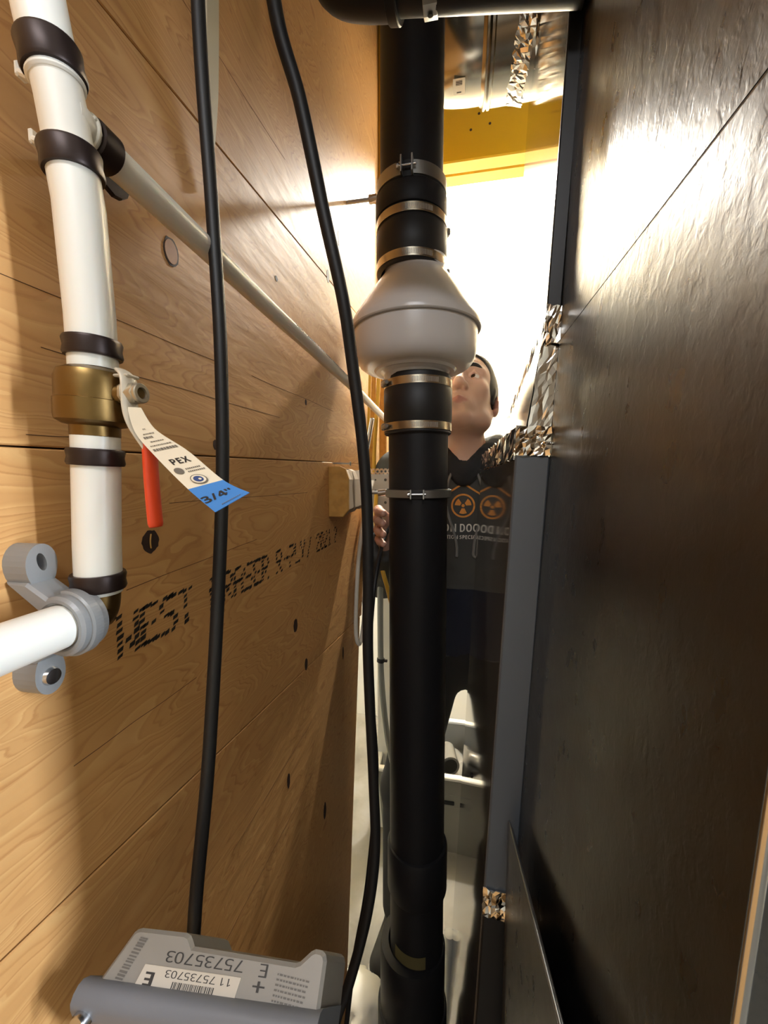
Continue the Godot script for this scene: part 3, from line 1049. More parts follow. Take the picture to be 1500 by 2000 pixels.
func build_vent() -> void:
	var ux := -0.084
	var fx := -0.0755
	var lx := -0.0680
	var z := -0.712
	# upper pipe
	var t := thing("upper_vent_pipe", "black vent pipe rising from the white fan to the ceiling", "pipe", Vector3(ux, 1.84, z))
	var st := mb()
	rod(st, Vector3(ux, 1.80, z), Vector3(ux, CEIL, z), 0.0542, 56, 0.001)
	part("pipe", st, M["black pipe"], t)
	st = mb()
	lathe(st, [Vector2(0.05, 1.842), Vector2(0.0605, 1.842), Vector2(0.0618, 1.845), Vector2(0.0618, 1.872), Vector2(0.0605, 1.876), Vector2(0.05, 1.878)], Transform3D(Basis(), Vector3(ux, 0, z)), 56)
	part("hub", st, M["black pipe"], t)
	clamp_ring("pipe_clamp", "galvanised split-ring clamp on the pipe above the fan, held by a rod to the plywood", Vector3(ux, 1.890, z), 0.0555, 0.020, WX, 90)
	# rubber couplings
	for c in [["black rubber coupling with two steel bands on top of the white fan", ux + 0.001, 1.752, 1.842, 0.0602, [1.8315, 1.763], -18], ["black rubber coupling with two bright steel bands under the white fan", lx - 0.002, 1.476, 1.578, 0.0600, [1.5625, 1.488], 150]]:
		var k := thing("rubber_coupling", c[0], "coupling", Vector3(c[1], c[2], z), "rubber couplings on the vent pipe")
		st = mb()
		lathe(st, [Vector2(0.054, c[2]), Vector2(c[4] - 0.001, c[2]), Vector2(c[4] + 0.0008, c[2] + 0.002), Vector2(c[4] - 0.001, c[2] + 0.006), Vector2(c[4] - 0.001, c[2] + 0.020), Vector2(c[4] + 0.0016, c[2] + 0.024), Vector2(c[4] + 0.0016, c[3] - 0.024), Vector2(c[4] - 0.001, c[3] - 0.020), Vector2(c[4] - 0.001, c[3] - 0.004), Vector2(c[4] - 0.002, c[3]), Vector2(0.054, c[3])], Transform3D(Basis(), Vector3(c[1], 0, z)), 56)
		part("sleeve", st, M["black rubber"], k)
		for y in c[5]:
			hose_clamp(k, Vector3(c[1], y, z), c[4], 0.0135, c[6])
	# the fan
	var f := thing("inline_fan", "glossy white dome-shaped inline fan on the black pipe", "fan", Vector3(fx, 1.58, z))
	var xf := Transform3D(Basis(), Vector3(fx, 0, z))
	st = mb()
	lathe(st, [Vector2(0.05, 1.560), Vector2(0.0545, 1.560), Vector2(0.0555, 1.583), Vector2(0.062, 1.587), Vector2(0.070, 1.5862), Vector2(0.0735, 1.590), Vector2(0.081, 1.5915), Vector2(0.085, 1.5905), Vector2(0.092, 1.593), Vector2(0.099, 1.598), Vector2(0.1045, 1.606), Vector2(0.1075, 1.617), Vector2(0.1088, 1.632), Vector2(0.1095, 1.6555), Vector2(0.09, 1.6555)], xf, 80)
	part("lower_housing", st, M["fan housing"], f)
	st = mb()
	lathe(st, [Vector2(0.09, 1.6545), Vector2(0.1135, 1.6545), Vector2(0.1150, 1.656), Vector2(0.1152, 1.661), Vector2(0.1140, 1.667), Vector2(0.1125, 1.6695), Vector2(0.1105, 1.674), Vector2(0.106, 1.681), Vector2(0.097, 1.694), Vector2(0.084, 1.713), Vector2(0.071, 1.732), Vector2(0.0615, 1.744), Vector2(0.0575, 1.7485), Vector2(0.0555, 1.752), Vector2(0.0545, 1.760), Vector2(0.0535, 1.79), Vector2(0.05, 1.79)], xf, 80)
	part("upper_dome", st, M["fan housing"], f)
	st = mb()
	band(st, Vector3(fx, 1.6535, z), Vector3(fx, 1.6548, z), 0.10, 0.1128, 80, 0.0002)
	part("seam", st, M["fan seam"], f)
	# lower pipe
	t = thing("lower_vent_pipe", "black vent pipe running from the white fan down to the floor", "pipe", Vector3(lx, 0.0, z))
	st = mb()
	var a := Vector3(lx + 0.006, 0.02, z)
	var b := Vector3(lx - 0.001, 1.545, z)
	rod(st, a, b, 0.0540, 56, 0.001)
	part("pipe", st, M["black pipe"], t)
	for h in [[0.575, 0.672, 0.0598, 0.004], [0.30, 0.445, 0.0668, -0.004], [0.02, 0.305, 0.072, -0.004]]:
		st = mb()
		lathe(st, [Vector2(0.05, h[0]), Vector2(h[2] - 0.002, h[0]), Vector2(h[2], h[0] + 0.004), Vector2(h[2], h[1] - 0.005), Vector2(h[2] - 0.002, h[1]), Vector2(0.05, h[1] + 0.002)], Transform3D(Basis(), Vector3(lx + h[3], 0, z)), 56)
		part("hub", st, M["black pipe"], t)
	var wrap := func(u: float, v: float) -> Vector3:
		var q := lerpf(1.15, 2.35, u)
		return Vector3(lx + 0.004 + cos(q) * 0.0548, 0.452 + v * 0.026, z + sin(q) * 0.0548)
	st = mb()
	sheet(st, 14, 2, wrap, 0.0004, Vector3(0.2, 0, 1))
	part("label", st, M["pipe label"], t, "dull olive label")
	st = mb()
	lathe(st, [Vector2(0.0, 0.0), Vector2(0.085, 0.0), Vector2(0.088, 0.004), Vector2(0.086, 0.02), Vector2(0.05, 0.024)], Transform3D(Basis(), Vector3(lx + 0.004, 0, z)), 48)
	part("floor_flange", st, M["black pipe"], t)
	clamp_ring("pipe_clamp", "galvanised split-ring clamp below the fan, held by a rod to the wood block", Vector3(lx, 1.3705, z), 0.0555, 0.013, -0.167, 86, 0.20)
	# horizontal pipe overhead
	t = thing("overhead_pipe", "black horizontal pipe across the top of the gap, turning up at its left end", "pipe", Vector3(0, 1.82, -0.36))
	st = mb()
	var pts := spline([Vector3(0.0985, 1.8035, -0.36), Vector3(0.02, 1.8155, -0.36), Vector3(-0.06, 1.8275, -0.36)], 4)
	sweep(st, pts, 0.0265, 40)
	part("pipe", st, M["black pipe"], t)
	st = mb()
	sweep(st, spline([Vector3(-0.054, 1.8266, -0.36), Vector3(-0.082, 1.831, -0.36), Vector3(-0.105, 1.841, -0.36), Vector3(-0.109, 1.864, -0.36), Vector3(-0.120, 1.90, -0.36), Vector3(-0.120, 2.3, -0.36), Vector3(-0.120, CEIL, -0.36)], 7), 0.0290, 40)
	part("elbow", st, M["black pipe"], t)
	st = mb()
	band(st, Vector3(-0.062, 1.8278, -0.36), Vector3(-0.052, 1.8263, -0.36), 0.026, 0.0312, 48, 0.001)
	part("hub", st, M["black pipe"], t)
	# perforated strap round it
	var sp := thing("pipe_strap", "perforated metal strap looped under the overhead black pipe", "strap", Vector3(-0.028, 1.85, -0.36))
	st = mb()
	var c := Vector3(-0.028, 1.8228, -0.36)
	var path := [Vector3(c.x, CEIL, c.z + 0.03), Vector3(c.x, c.y + 0.02, c.z + 0.0285)]
	for i in 9:
		var q := lerpf(0.0, -PI, i / 8.0)
		path.append(c + Vector3(0, sin(q) * 0.0275, cos(q) * 0.0285))
	path.append(Vector3(c.x, CEIL, c.z - 0.03))
	for i in path.size() - 1:
		var p0: Vector3 = path[i]
		var p1: Vector3 = path[i + 1]
		box(st, (p0 + p1) / 2, Vector3(0.012, p0.distance_to(p1) + 0.0006, 0.0010), 0.0003, Basis(Vector3.RIGHT, (p1 - p0).normalized(), Vector3.RIGHT.cross((p1 - p0).normalized())))
	part("strap_band", st, M["zinc steel"], sp)
	for i in 4:
		var q := -0.25 - i * 0.55
		st = mb()
		lathe(st, [Vector2(0.0024, 0), Vector2(0.0024, 0.0004), Vector2(0, 0.0004)], axis_frame(c + Vector3(0, sin(q) * 0.0285, cos(q) * 0.0293), Vector3(0, sin(q), cos(q))), 10)
		part("strap_hole", st, M["dark hole"], sp)

# ---------------------------------------------------------------- water pipes, valve, tag
func rp(y: float) -> Vector3:
	var tab := [[1.30, -0.1725, -0.156], [1.36, -0.171, -0.1558], [1.41, -0.1675, -0.1556], [1.46, -0.1645, -0.155], [1.52, -0.165, -0.1532], [1.56, -0.1675, -0.150], [1.60, -0.172, -0.1460], [1.70, -0.178, -0.143], [2.75, -0.178, -0.143]]
	for i in tab.size() - 1:
		if y <= tab[i + 1][0]:
			var t := clampf((y - tab[i][0]) / (tab[i + 1][0] - tab[i][0]), 0.0, 1.0)
			return Vector3(lerpf(tab[i][1], tab[i + 1][1], t), y, lerpf(tab[i][2], tab[i + 1][2], t))
	return Vector3(-0.172, y, -0.146)

func pipe_run(st: SurfaceTool, y0: float, y1: float, r: float) -> void:
	var n := maxi(3, int((y1 - y0) / 0.02))
	var p := PackedVector3Array()
	for i in n + 1:
		p.append(rp(lerpf(y0, y1, float(i) / n)))
	sweep(st, p, r, 32)

func build_plumbing() -> void:
	var R := 0.0098
	var t := thing("riser_pipe", "white plastic water pipe rising along the left with dark copper rings and a tee", "pipe", rp(1.40))
	var st := mb()
	pipe_run(st, 1.5655, CEIL, R)
	part("pipe", st, M["white water pipe"], t)
	st = mb()
	pipe_run(st, 1.4495, 1.5415, R)
	part("pipe", st, M["white water pipe"], t)
	st = mb()
	pipe_run(st, 1.3435, 1.4135, R)
	part("pipe", st, M["white water pipe"], t)
	st = mb()
	pipe_run(st, 1.4135, 1.4195, R)
	part("pipe_end", st, M["white water pipe"], t)
	for y in [[1.567, 1.5785], [1.5305, 1.5405], [1.4545, 1.4625], [1.4055, 1.4132], [1.3452, 1.3535]]:
		st = mb()
		var e := 0.0012
		var ax := axis_frame(rp(y[0]), rp(y[1]) - rp(y[0]))
		var L: float = y[1] - y[0]
		lathe(st, [Vector2(R, 0), Vector2(R + 0.0014, 0), Vector2(R + 0.0019, e), Vector2(R + 0.0014, L * 0.5), Vector2(R + 0.0019, L - e), Vector2(R + 0.0014, L), Vector2(R, L)], ax, 40)
		part("crimp_ring", st, M["copper crimp ring"], t)
	# tee
	st = mb()
	pipe_run(st, 1.538, 1.569, 0.0091)
	for y in [1.5395, 1.5645]:
		band(st, rp(y), rp(y + 0.0022), 0.008, 0.0104, 36, 0.0007)
	var tc := rp(1.5545)
	var bdir := Vector3(-0.010, -0.006, -0.85).normalized()
	sweep(st, PackedVector3Array([tc, tc + bdir * 0.004, tc + bdir * 0.011, tc + bdir * 0.014]), [0.0094, 0.0090, 0.0076, 0.0074], 28)
	band(st, tc + bdir * 0.0085, tc + bdir * 0.0105, 0.006, 0.0090, 32, 0.0006)
	for y in [1.566, 1.5415]:
		box(st, rp(y) + Vector3(-0.0115, 0.001, 0.003), Vector3(0.006, 0.0028, 0.0045), 0.0008, Basis(Vector3.FORWARD, 0.5))
		box(st, rp(y) + Vector3(-0.0140, 0.0032, 0.003), Vector3(0.0022, 0.006, 0.0045), 0.0007)
	for k in 2:
		box(st, tc + Vector3(0.0065, 0.0035 - 0.004 * k, -0.0085 - 0.004 * k), Vector3(0.003, 0.0022, 0.0022), 0.0006)
	part("tee_fitting", st, M["white fitting"], t)
	# brass elbow at the foot
	st = mb()
	sweep(st, spline([rp(1.347), rp(1.340), Vector3(-0.1722, 1.3345, -0.1545), Vector3(-0.1722, 1.3335, -0.147), Vector3(-0.1722, 1.3335, -0.140)], 5), 0.0088, 24)
	box(st, Vector3(-0.1722, 1.3335, -0.157), Vector3(0.013, 0.014, 0.010), 0.003)
	part("brass_elbow", st, M["brass"], t)
	# branch pipe
	var b := thing("branch_pipe", "thinner white water pipe running level along the plywood from the tee", "pipe", tc + bdir * 0.02)
	st = mb()
	var pts := []
	for i in 12:
		var q := i / 11.0
		pts.append(tc + bdir * 0.010 + bdir * 0.98 * q + Vector3(-0.0045 * smoothstep(0, 0.2, q), 0.009 * sin(q * 2.6) * (1.0 - q), 0))
	var bp := spline(pts, 5)
	sweep(st, bp, 0.0074, 24)
	part("pipe", st, M["white water pipe"], b)
	st = mb()
	band(st, bp[0] + bdir * 0.0015, bp[0] + bdir * 0.013, 0.0072, 0.0094, 32, 0.0008)
	part("crimp_ring", st, M["copper crimp ring"], b)
	st = mb()
	for i in 64:
		var zz := -0.40 - i * 0.0036
		if i % 9 == 8 or i % 14 == 6:
			continue
		var q := Vector3.ZERO
		for j in bp.size() - 1:
			if bp[j].z >= zz and bp[j + 1].z < zz:
				q = bp[j].lerp(bp[j + 1], (bp[j].z - zz) / (bp[j].z - bp[j + 1].z))
		for k in 2:
			var ang := 0.72 - 0.28 * k + rng.randf_range(-0.03, 0.03)
			var n := Vector3(cos(ang), sin(ang), 0)
			box(st, q + n * 0.0074, Vector3(0.0011, 0.0003, rng.randf_range(0.0012, 0.0026)), 0.0, Basis(Vector3(-n.y, n.x, 0), n, Vector3(0, 0, 1)))
	var pr := part("printed_line", st, M["pipe print"], b, "line of small grey print")
	pr.set_meta("kind", "stuff")
	# black tongue of the pipe hanger under the tee
	var hs := thing("pipe_hanger", "small black metal tongue sticking out under the tee", "bracket", Vector3(-0.19, 1.56, -0.19))
	st = mb()
	prism(st, PackedVector2Array([Vector2(0.172, 1.560), Vector2(0.190, 1.5675), Vector2(0.1962, 1.5696), Vector2(0.2018, 1.5712), Vector2(0.2085, 1.5738), Vector2(0.2112, 1.5725), Vector2(0.2118, 1.5680), Vector2(0.2095, 1.5625), Vector2(0.2050, 1.5585), Vector2(0.1998, 1.5572), Vector2(0.1945, 1.5590), Vector2(0.190, 1.5590), Vector2(0.172, 1.552)]), Vector3(-0.191, 0, 0), Vector3(0, 0, -1), Vector3(0, 1, 0), 0.0025, 0.0007)
	part("tongue", st, M["copper crimp ring"], hs)
	st = mb()
	rod(st, Vector3(WX, 1.556, -0.178), Vector3(-0.1925, 1.556, -0.178), 0.003, 12)
	part("stub", st, M["copper crimp ring"], hs)
	# lower pipe running towards the viewer
	var lp := thing("lower_water_pipe", "white water pipe running level from the brass elbow out of the left edge", "pipe", Vector3(-0.1722, 1.3335, -0.1))
	st = mb()
	sweep(st, PackedVector3Array([Vector3(-0.1722, 1.3335, -0.142), Vector3(-0.1722, 1.3335, -0.10), Vector3(-0.1722, 1.3335, -0.02), Vector3(-0.1722, 1.3335, 0.4)]), R, 36)
	part("pipe", st, M["white water pipe"], lp)
	# grey nylon clip
	var cl := thing("pipe_clip", "grey nylon clip holding the level white pipe to the plywood", "pipe clip", Vector3(WX, 1.3335, -0.142))
	var poly := PackedVector2Array()
	var cx := -0.1722
	var cy := 1.3335
	poly.append(Vector2(WX, 1.3525))
	poly.append(Vector2(WX + 0.012, 1.3525))
	for i in 37:
		var q := lerpf(deg_to_rad(112), deg_to_rad(-112), i / 36.0)
		poly.append(Vector2(cx + cos(q) * 0.0138, cy + sin(q) * 0.0138))
	poly.append(Vector2(WX + 0.012, 1.3145))
	poly.append(Vector2(WX, 1.3145))
	for i in 37:
		var q := lerpf(deg_to_rad(-150), deg_to_rad(150), i / 36.0)
		poly.append(Vector2(cx + cos(q) * 0.0100, cy + sin(q) * 0.0100))
	st = mb()
	prism(st, poly, Vector3(0, 0, -0.1355), Vector3(1, 0, 0), Vector3(0, 1, 0), 0.0125, 0.0012)
	part("saddle", st, M["grey nylon"], cl)
	st = mb()
	var rib := PackedVector2Array()
	for i in 37:
		var q := lerpf(deg_to_rad(100), deg_to_rad(-100), i / 36.0)
		rib.append(Vector2(cx + cos(q) * 0.0153, cy + sin(q) * 0.0153))
	for i in 37:
		var q := lerpf(deg_to_rad(-100), deg_to_rad(100), i / 36.0)
		rib.append(Vector2(cx + cos(q) * 0.0130, cy + sin(q) * 0.0130))
	prism(st, rib, Vector3(0, 0, -0.1393), Vector3(1, 0, 0), Vector3(0, 1, 0), 0.0048, 0.0008)
	part("raised_rib", st, M["grey nylon"], cl)
	for s in [1.0, -1.0]:
		var outer := PackedVector2Array()
		var inner := PackedVector2Array()
		for i in 24:
			var q := TAU * i / 24
			outer.append(Vector2(0.1425 + cos(q) * 0.0070, cy + s * 0.0265 + sin(q) * (0.0095 if sin(q) * s > 0 else 0.012)))
			inner.append(Vector2(0.1425 + cos(q + 0.35) * 0.0022, cy + s * 0.0275 + sin(q) * 0.0042))
		st = mb()
		holed(st, outer, inner, Vector3(WX + 0.0130, 0, 0), Vector3(0, 0, -1), Vector3(0, 1, 0), 0.0130)
		part("tab", st, M["grey nylon"], cl)
	st = mb()
	lathe(st, [Vector2(0.0022, 0), Vector2(0.0044, 0.0008), Vector2(0.0036, 0.0026), Vector2(0.0, 0.0032)], axis_frame(Vector3(WX + 0.0120, cy - 0.0275, -0.1425), Vector3(1, 0, 0)), 16)
	part("screw", st, M["bright steel"], cl)
	# ball valve
	var v := thing("ball_valve", "brass ball valve on the white riser with a red-gripped lever hanging down", "valve", rp(1.437))
	st = mb()
	var vx := axis_frame(rp(1.4185), rp(1.4495) - rp(1.4185))
	lathe(st, [Vector2(0, 0), Vector2(0.0092, 0), Vector2(0.0100, 0.0006), Vector2(0.0100, 0.0050), Vector2(0.0125, 0.0056), Vector2(0.0152, 0.0072), Vector2(0.0156, 0.0095), Vector2(0.0156, 0.0165), Vector2(0.0150, 0.0168), Vector2(0.0150, 0.026), Vector2(0.0140, 0.0290), Vector2(0.0112, 0.0305), Vector2(0.0100, 0.031), Vector2(0, 0.031)], vx, 48)
	part("valve_body", st, M["brass"], v)
	var s0 := Vector3(-0.1545, 1.4375, -0.1555)
	var sd := Vector3(1.0, 0.01, 0.06).normalized()
	st = mb()
	lathe(st, [Vector2(0, -0.006), Vector2(0.0062, -0.006), Vector2(0.0058, 0.001), Vector2(0.0048, 0.0035), Vector2(0.0042, 0.0066), Vector2(0, 0.0066)], axis_frame(s0, sd), 28)
	part("stem_boss", st, M["brass"], v)
	st = mb()
	rod(st, s0 + sd * 0.0062, s0 + sd * 0.0082, 0.0058, 8, 0.0004)
	rod(st, s0 + sd * 0.0082, s0 + sd * 0.0128, 0.0048, 6, 0.0005)
	band(st, s0 + sd * 0.0128, s0 + sd * 0.0148, 0.0026, 0.0044, 28, 0.0004)
	part("stem_nut", st, M["nickel"], v)
	st = mb()
	rod(st, s0 + sd * 0.0126, s0 + sd * 0.0138, 0.0026, 16)
	part("stem_tip", st, M["brass"], v)
	st = mb()
	var lv := spline([s0 + sd * 0.006 + Vector3(-0.001, 0.010, 0), s0 + sd * 0.0085 + Vector3(0, 0.006, 0.001), s0 + sd * 0.0085 + Vector3(0.0, -0.006, 0.001), s0 + sd * 0.010 + Vector3(0, -0.014, 0.0), Vector3(-0.1405, 1.414, -0.158)], 6)
	sweep(st, lv, 0.0042, 12, 0.32, Vector3(0, 0, 1))
	box(st, s0 + sd * 0.0052 + Vector3(0, 0.0078, 0), Vector3(0.010, 0.0014, 0.0075), 0.0005)
	part("lever_plate", st, M["white lever"], v)
	st = mb()
	sweep(st, spline([Vector3(-0.1410, 1.4175, -0.158), Vector3(-0.1405, 1.412, -0.158), Vector3(-0.1400, 1.400, -0.1575), Vector3(-0.1390, 1.384, -0.157), Vector3(-0.1386, 1.3775, -0.157), Vector3(-0.1385, 1.3763, -0.157)], 5), PackedFloat32Array([0.0030, 0.0034, 0.0036, 0.0038, 0.0039, 0.0040, 0.0040, 0.0040, 0.0040, 0.0040, 0.0040, 0.0040, 0.0040, 0.0040, 0.0040, 0.0040, 0.0040, 0.0040, 0.0040, 0.0040, 0.0038, 0.0036, 0.0034, 0.0030, 0.0026, 0.0016]), 18, 0.62, Vector3(0, 0, 1))
	part("red_grip", st, M["red grip"], v, "orange-red rubber grip")
	# paper tag
	var eL := [Vector3(-0.1457, 1.4313, -0.1520), Vector3(-0.1403, 1.4196, -0.1500), Vector3(-0.1269, 1.4084, -0.1460), Vector3(-0.1069, 1.3951, -0.1390), Vector3(-0.0903, 1.3866, -0.1320)]
	var eR := [Vector3(-0.1386, 1.4308, -0.1520), Vector3(-0.1301, 1.4209, -0.1500), Vector3(-0.1116, 1.4111, -0.1460), Vector3(-0.0911, 1.3989, -0.1390), Vector3(-0.0757, 1.3942, -0.1320)]
	var sl := spline(eL, 12)
	var sr := spline(eR, 12)
	var surf := func(u: float, w: float) -> Vector3:
		var x := clampf(w, 0.0, 1.0) * (sl.size() - 1)
		var i := mini(int(x), sl.size() - 2)
		return sl[i].lerp(sl[i + 1], x - i).lerp(sr[i].lerp(sr[i + 1], x - i), u)
	var tg := thing("valve_tag", "white paper tag with a blue end marked 3/4, hanging from the ball valve", "tag", Vector3(-0.142, 1.431, -0.152))
	var nrm := Vector3(-0.25, 0.35, 1).normalized()
	st = mb()
	sheet(st, 6, 30, func(u, w): return surf.call(u, w * 0.752), 0.0003, nrm)
	var paper := part("paper_strip", st, M["tag paper"], tg)
	st = mb()
	sheet(st, 6, 12, func(u, w): return surf.call(u, 0.752 + w * 0.248), 0.0003, nrm)
	var blue := part("blue_end", st, M["tag blue"], tg, "blue end of the tag")
	var onto := func(u0: float, w0: float, slant := 0.0) -> Callable:
		return func(x: float, y: float):
			var u := u0 + x / 0.0145
			var w := w0 - y / 0.083 + slant * x
			return [surf.call(u, w) + nrm * 0.00025, nrm]
	part("lettering", lettering("PEX", 0.0034, onto.call(0.52, 0.560)), M["tag ink"], paper)
	part("lettering", lettering("3/4\"", 0.0046, onto.call(0.46, 0.868)), M["tag ink"], blue)
	st = mb()
	for row in [[0.24, 0.45, 0.6, 0.010], [0.29, 0.3, 0.75, 0.010], [0.33, 0.2, 0.55, 0.020], [0.37, 0.3, 0.8, 0.008], [0.41, 0.15, 0.85, 0.009], [0.455, 0.12, 0.93, 0.02]]:
		var x: float = row[1]
		while x < row[2]:
			var wd := rng.randf_range(0.03, 0.09)
			var q := [surf.call(x, row[0]), surf.call(x + wd, row[0]), surf.call(x + wd, row[0] - row[3]), surf.call(x, row[0] - row[3])]
			st.set_smooth_group(-1)
			quad(st, q[0] + nrm * 0.0003, q[1] + nrm * 0.0003, q[2] + nrm * 0.0003, q[3] + nrm * 0.0003)
			x += wd + 0.02
	for row in [[0.625, 0.45, 0.85, 0.008], [0.645, 0.45, 0.9, 0.008], [0.965, 0.3, 0.8, 0.008]]:
		var x: float = row[1]
		while x < row[2]:
			var q := [surf.call(x, row[0]), surf.call(x + 0.04, row[0]), surf.call(x + 0.04, row[0] - row[3]), surf.call(x, row[0] - row[3])]
			st.set_smooth_group(-1)
			quad(st, q[0] + nrm * 0.0003, q[1] + nrm * 0.0003, q[2] + nrm * 0.0003, q[3] + nrm * 0.0003)
			x += 0.055
	var fine := part("fine_print", st, M["tag ink grey"], paper)
	fine.set_meta("kind", "stuff")
	for e in [[0.25, 0.625, 0.13, 0.022, "tag ink grey"], [0.52, 0.705, 0.22, 0.036, "tag ink grey"], [0.52, 0.705, 0.19, 0.031, "tag paper"], [0.52, 0.705, 0.13, 0.022, "tag seal blue"], [0.56, 0.708, 0.04, 0.007, "tag paper"]]:
		st = mb()
		st.set_smooth_group(-1)
		seal_lift += 0.00012
		var mid: Vector3 = surf.call(e[0], e[1]) + nrm * (0.0003 + seal_lift)
		for i in 20:
			var a0 := TAU * i / 20
			var a1 := TAU * (i + 1) / 20
			tri_out(st, mid, surf.call(e[0] + cos(a0) * e[2], e[1] + sin(a0) * e[3]) + nrm * (0.0003 + seal_lift), surf.call(e[0] + cos(a1) * e[2], e[1] + sin(a1) * e[3]) + nrm * (0.0003 + seal_lift), mid - nrm)
		part("seal", st, M[e[4]], paper)

var seal_lift := 0.0

func holed(st: SurfaceTool, outer: PackedVector2Array, inner: PackedVector2Array, o: Vector3, U: Vector3, V: Vector3, depth: float) -> void:
	st.set_smooth_group(-1)
	var N := U.cross(V)
	var f := func(v: Vector2, k: float) -> Vector3: return o + U * v.x + V * v.y - N * k
	var n := outer.size()
	for i in n:
		var j := (i + 1) % n
		quad(st, f.call(outer[i], 0), f.call(outer[j], 0), f.call(inner[j], 0), f.call(inner[i], 0))
		quad(st, f.call(outer[i], depth), f.call(inner[i], depth), f.call(inner[j], depth), f.call(outer[j], depth))
		quad(st, f.call(outer[i], depth), f.call(outer[j], depth), f.call(outer[j], 0), f.call(outer[i], 0))
		quad(st, f.call(inner[j], depth), f.call(inner[i], depth), f.call(inner[i], 0), f.call(inner[j], 0))

# ---------------------------------------------------------------- cables
func cable(called: String, label: String, pts: Array, r: float, m: String, category := "cable", flat := 1.0) -> void:
	var st := mb()
	var p := spline(pts, 8)
	sweep(st, p, r, 16, flat)
	solo(called, st, M[m], label, category)

func build_cables() -> void:
	cable("black_cable", "black cable hanging straight down in front of the plywood, behind the paper tag", [Vector3(-0.180, CEIL, -0.28), Vector3(-0.176, 2.1, -0.27), Vector3(-0.172, 1.90, -0.260), Vector3(-0.1685, 1.706, -0.250), Vector3(-0.1640, 1.58, -0.250), Vector3(-0.1590, 1.482, -0.246), Vector3(-0.1590, 1.377, -0.240), Vector3(-0.1620, 1.214, -0.220), Vector3(-0.1680, 1.10, -0.205), Vector3(-0.170, 1.0, -0.2), Vector3(-0.172, 0.6, -0.2), Vector3(-0.172, 0.0, -0.2)], 0.0044, "cable jacket")
	cable("black_cable", "thicker black cable bowing from the top past the white fan to the floor", [Vector3(-0.188, CEIL, -0.36), Vector3(-0.190, 2.30, -0.37), Vector3(-0.191, 2.02, -0.385), Vector3(-0.186, 1.873, -0.40), Vector3(-0.166, 1.79, -0.415), Vector3(-0.1475, 1.69, -0.43), Vector3(-0.130, 1.60, -0.445), Vector3(-0.1235, 1.528, -0.462), Vector3(-0.1155, 1.440, -0.475), Vector3(-0.1125, 1.358, -0.485), Vector3(-0.1125, 1.262, -0.49), Vector3(-0.1145, 1.170, -0.495), Vector3(-0.1130, 1.08, -0.50), Vector3(-0.1090, 0.955, -0.505), Vector3(-0.1070, 0.850, -0.505), Vector3(-0.1170, 0.760, -0.495), Vector3(-0.1400, 0.665, -0.48), Vector3(-0.1620, 0.595, -0.47), Vector3(-0.185, 0.45, -0.46), Vector3(-0.187, 0.0, -0.45)], 0.0074, "cable jacket")
	cable("black_cable", "thin black cable looping from behind the vent pipe down beside the thicker cable", [Vector3(-0.105, 1.33, -0.79), Vector3(-0.137, 1.285, -0.76), Vector3(-0.142, 1.235, -0.70), Vector3(-0.144, 1.17, -0.66), Vector3(-0.1445, 1.08, -0.64), Vector3(-0.1345, 0.985, -0.62), Vector3(-0.1270, 0.90, -0.61), Vector3(-0.1290, 0.82, -0.60), Vector3(-0.1330, 0.755, -0.59), Vector3(-0.140, 0.68, -0.575), Vector3(-0.160, 0.55, -0.56), Vector3(-0.18, 0.3, -0.55), Vector3(-0.18, 0.0, -0.55)], 0.0042, "cable jacket")
	cable("white_cable", "pale cable looped down the end of the plywood below the wood block", [Vector3(-0.186, 1.39, -0.86), Vector3(-0.190, 1.33, -0.80), Vector3(-0.193, 1.25, -0.76), Vector3(-0.1945, 1.16, -0.74), Vector3(-0.1935, 1.085, -0.73), Vector3(-0.188, 1.060, -0.735), Vector3(-0.187, 1.078, -0.76), Vector3(-0.193, 1.12, -0.80), Vector3(-0.21, 1.16, -0.84)], 0.0042, "white cable")
	cable("yellow_cable", "yellow cable curving down in front of the dark sleeve", [Vector3(-0.186, 1.36, -0.90), Vector3(-0.180, 1.31, -0.86), Vector3(-0.168, 1.25, -0.83), Vector3(-0.152, 1.20, -0.80), Vector3(-0.136, 1.14, -0.80), Vector3(-0.110, 1.0, -0.82), Vector3(-0.09, 0.5, -0.82), Vector3(-0.085, 0.0, -0.82)], 0.0048, "yellow cable")
	for k in 2:
		cable("yellow_cable", ["yellow cable hanging along the bare stud, nearer the plywood edge", "yellow cable hanging along the bare stud, nearer the vent pipe"][k], [Vector3(-0.222 + k * 0.024, 2.7, -1.0), Vector3(-0.218 + k * 0.022, 1.9, -1.0), Vector3(-0.222 + k * 0.024, 1.65, -0.99), Vector3(-0.230 + k * 0.02, 1.45, -0.99), Vector3(-0.236 + k * 0.02, 1.2, -1.0)], 0.0052, "yellow cable")
	var t := thing("grey_conduit", "grey flexible conduit with a black tie, hanging left of the vent pipe", "conduit", Vector3(-0.17, 0.0, -0.88))
	var st := mb()
	sweep(st, spline([Vector3(-0.168, 1.32, -0.90), Vector3(-0.172, 1.15, -0.88), Vector3(-0.172, 0.98, -0.88), Vector3(-0.168, 0.88, -0.88), Vector3(-0.156, 0.76, -0.885), Vector3(-0.128, 0.62, -0.88), Vector3(-0.105, 0.45, -0.87), Vector3(-0.10, 0.2, -0.87), Vector3(-0.10, 0.0, -0.87)], 8), 0.0072, 18)
	part("tube", st, M["grey conduit"], t)
	st = mb()
	band(st, Vector3(-0.172, 0.952, -0.88), Vector3(-0.171, 0.962, -0.88), 0.006, 0.0095, 24, 0.001)
	box(st, Vector3(-0.1600, 0.957, -0.878), Vector3(0.010, 0.006, 0.006), 0.001)
	part("cable_tie", st, M["black rubber"], t)
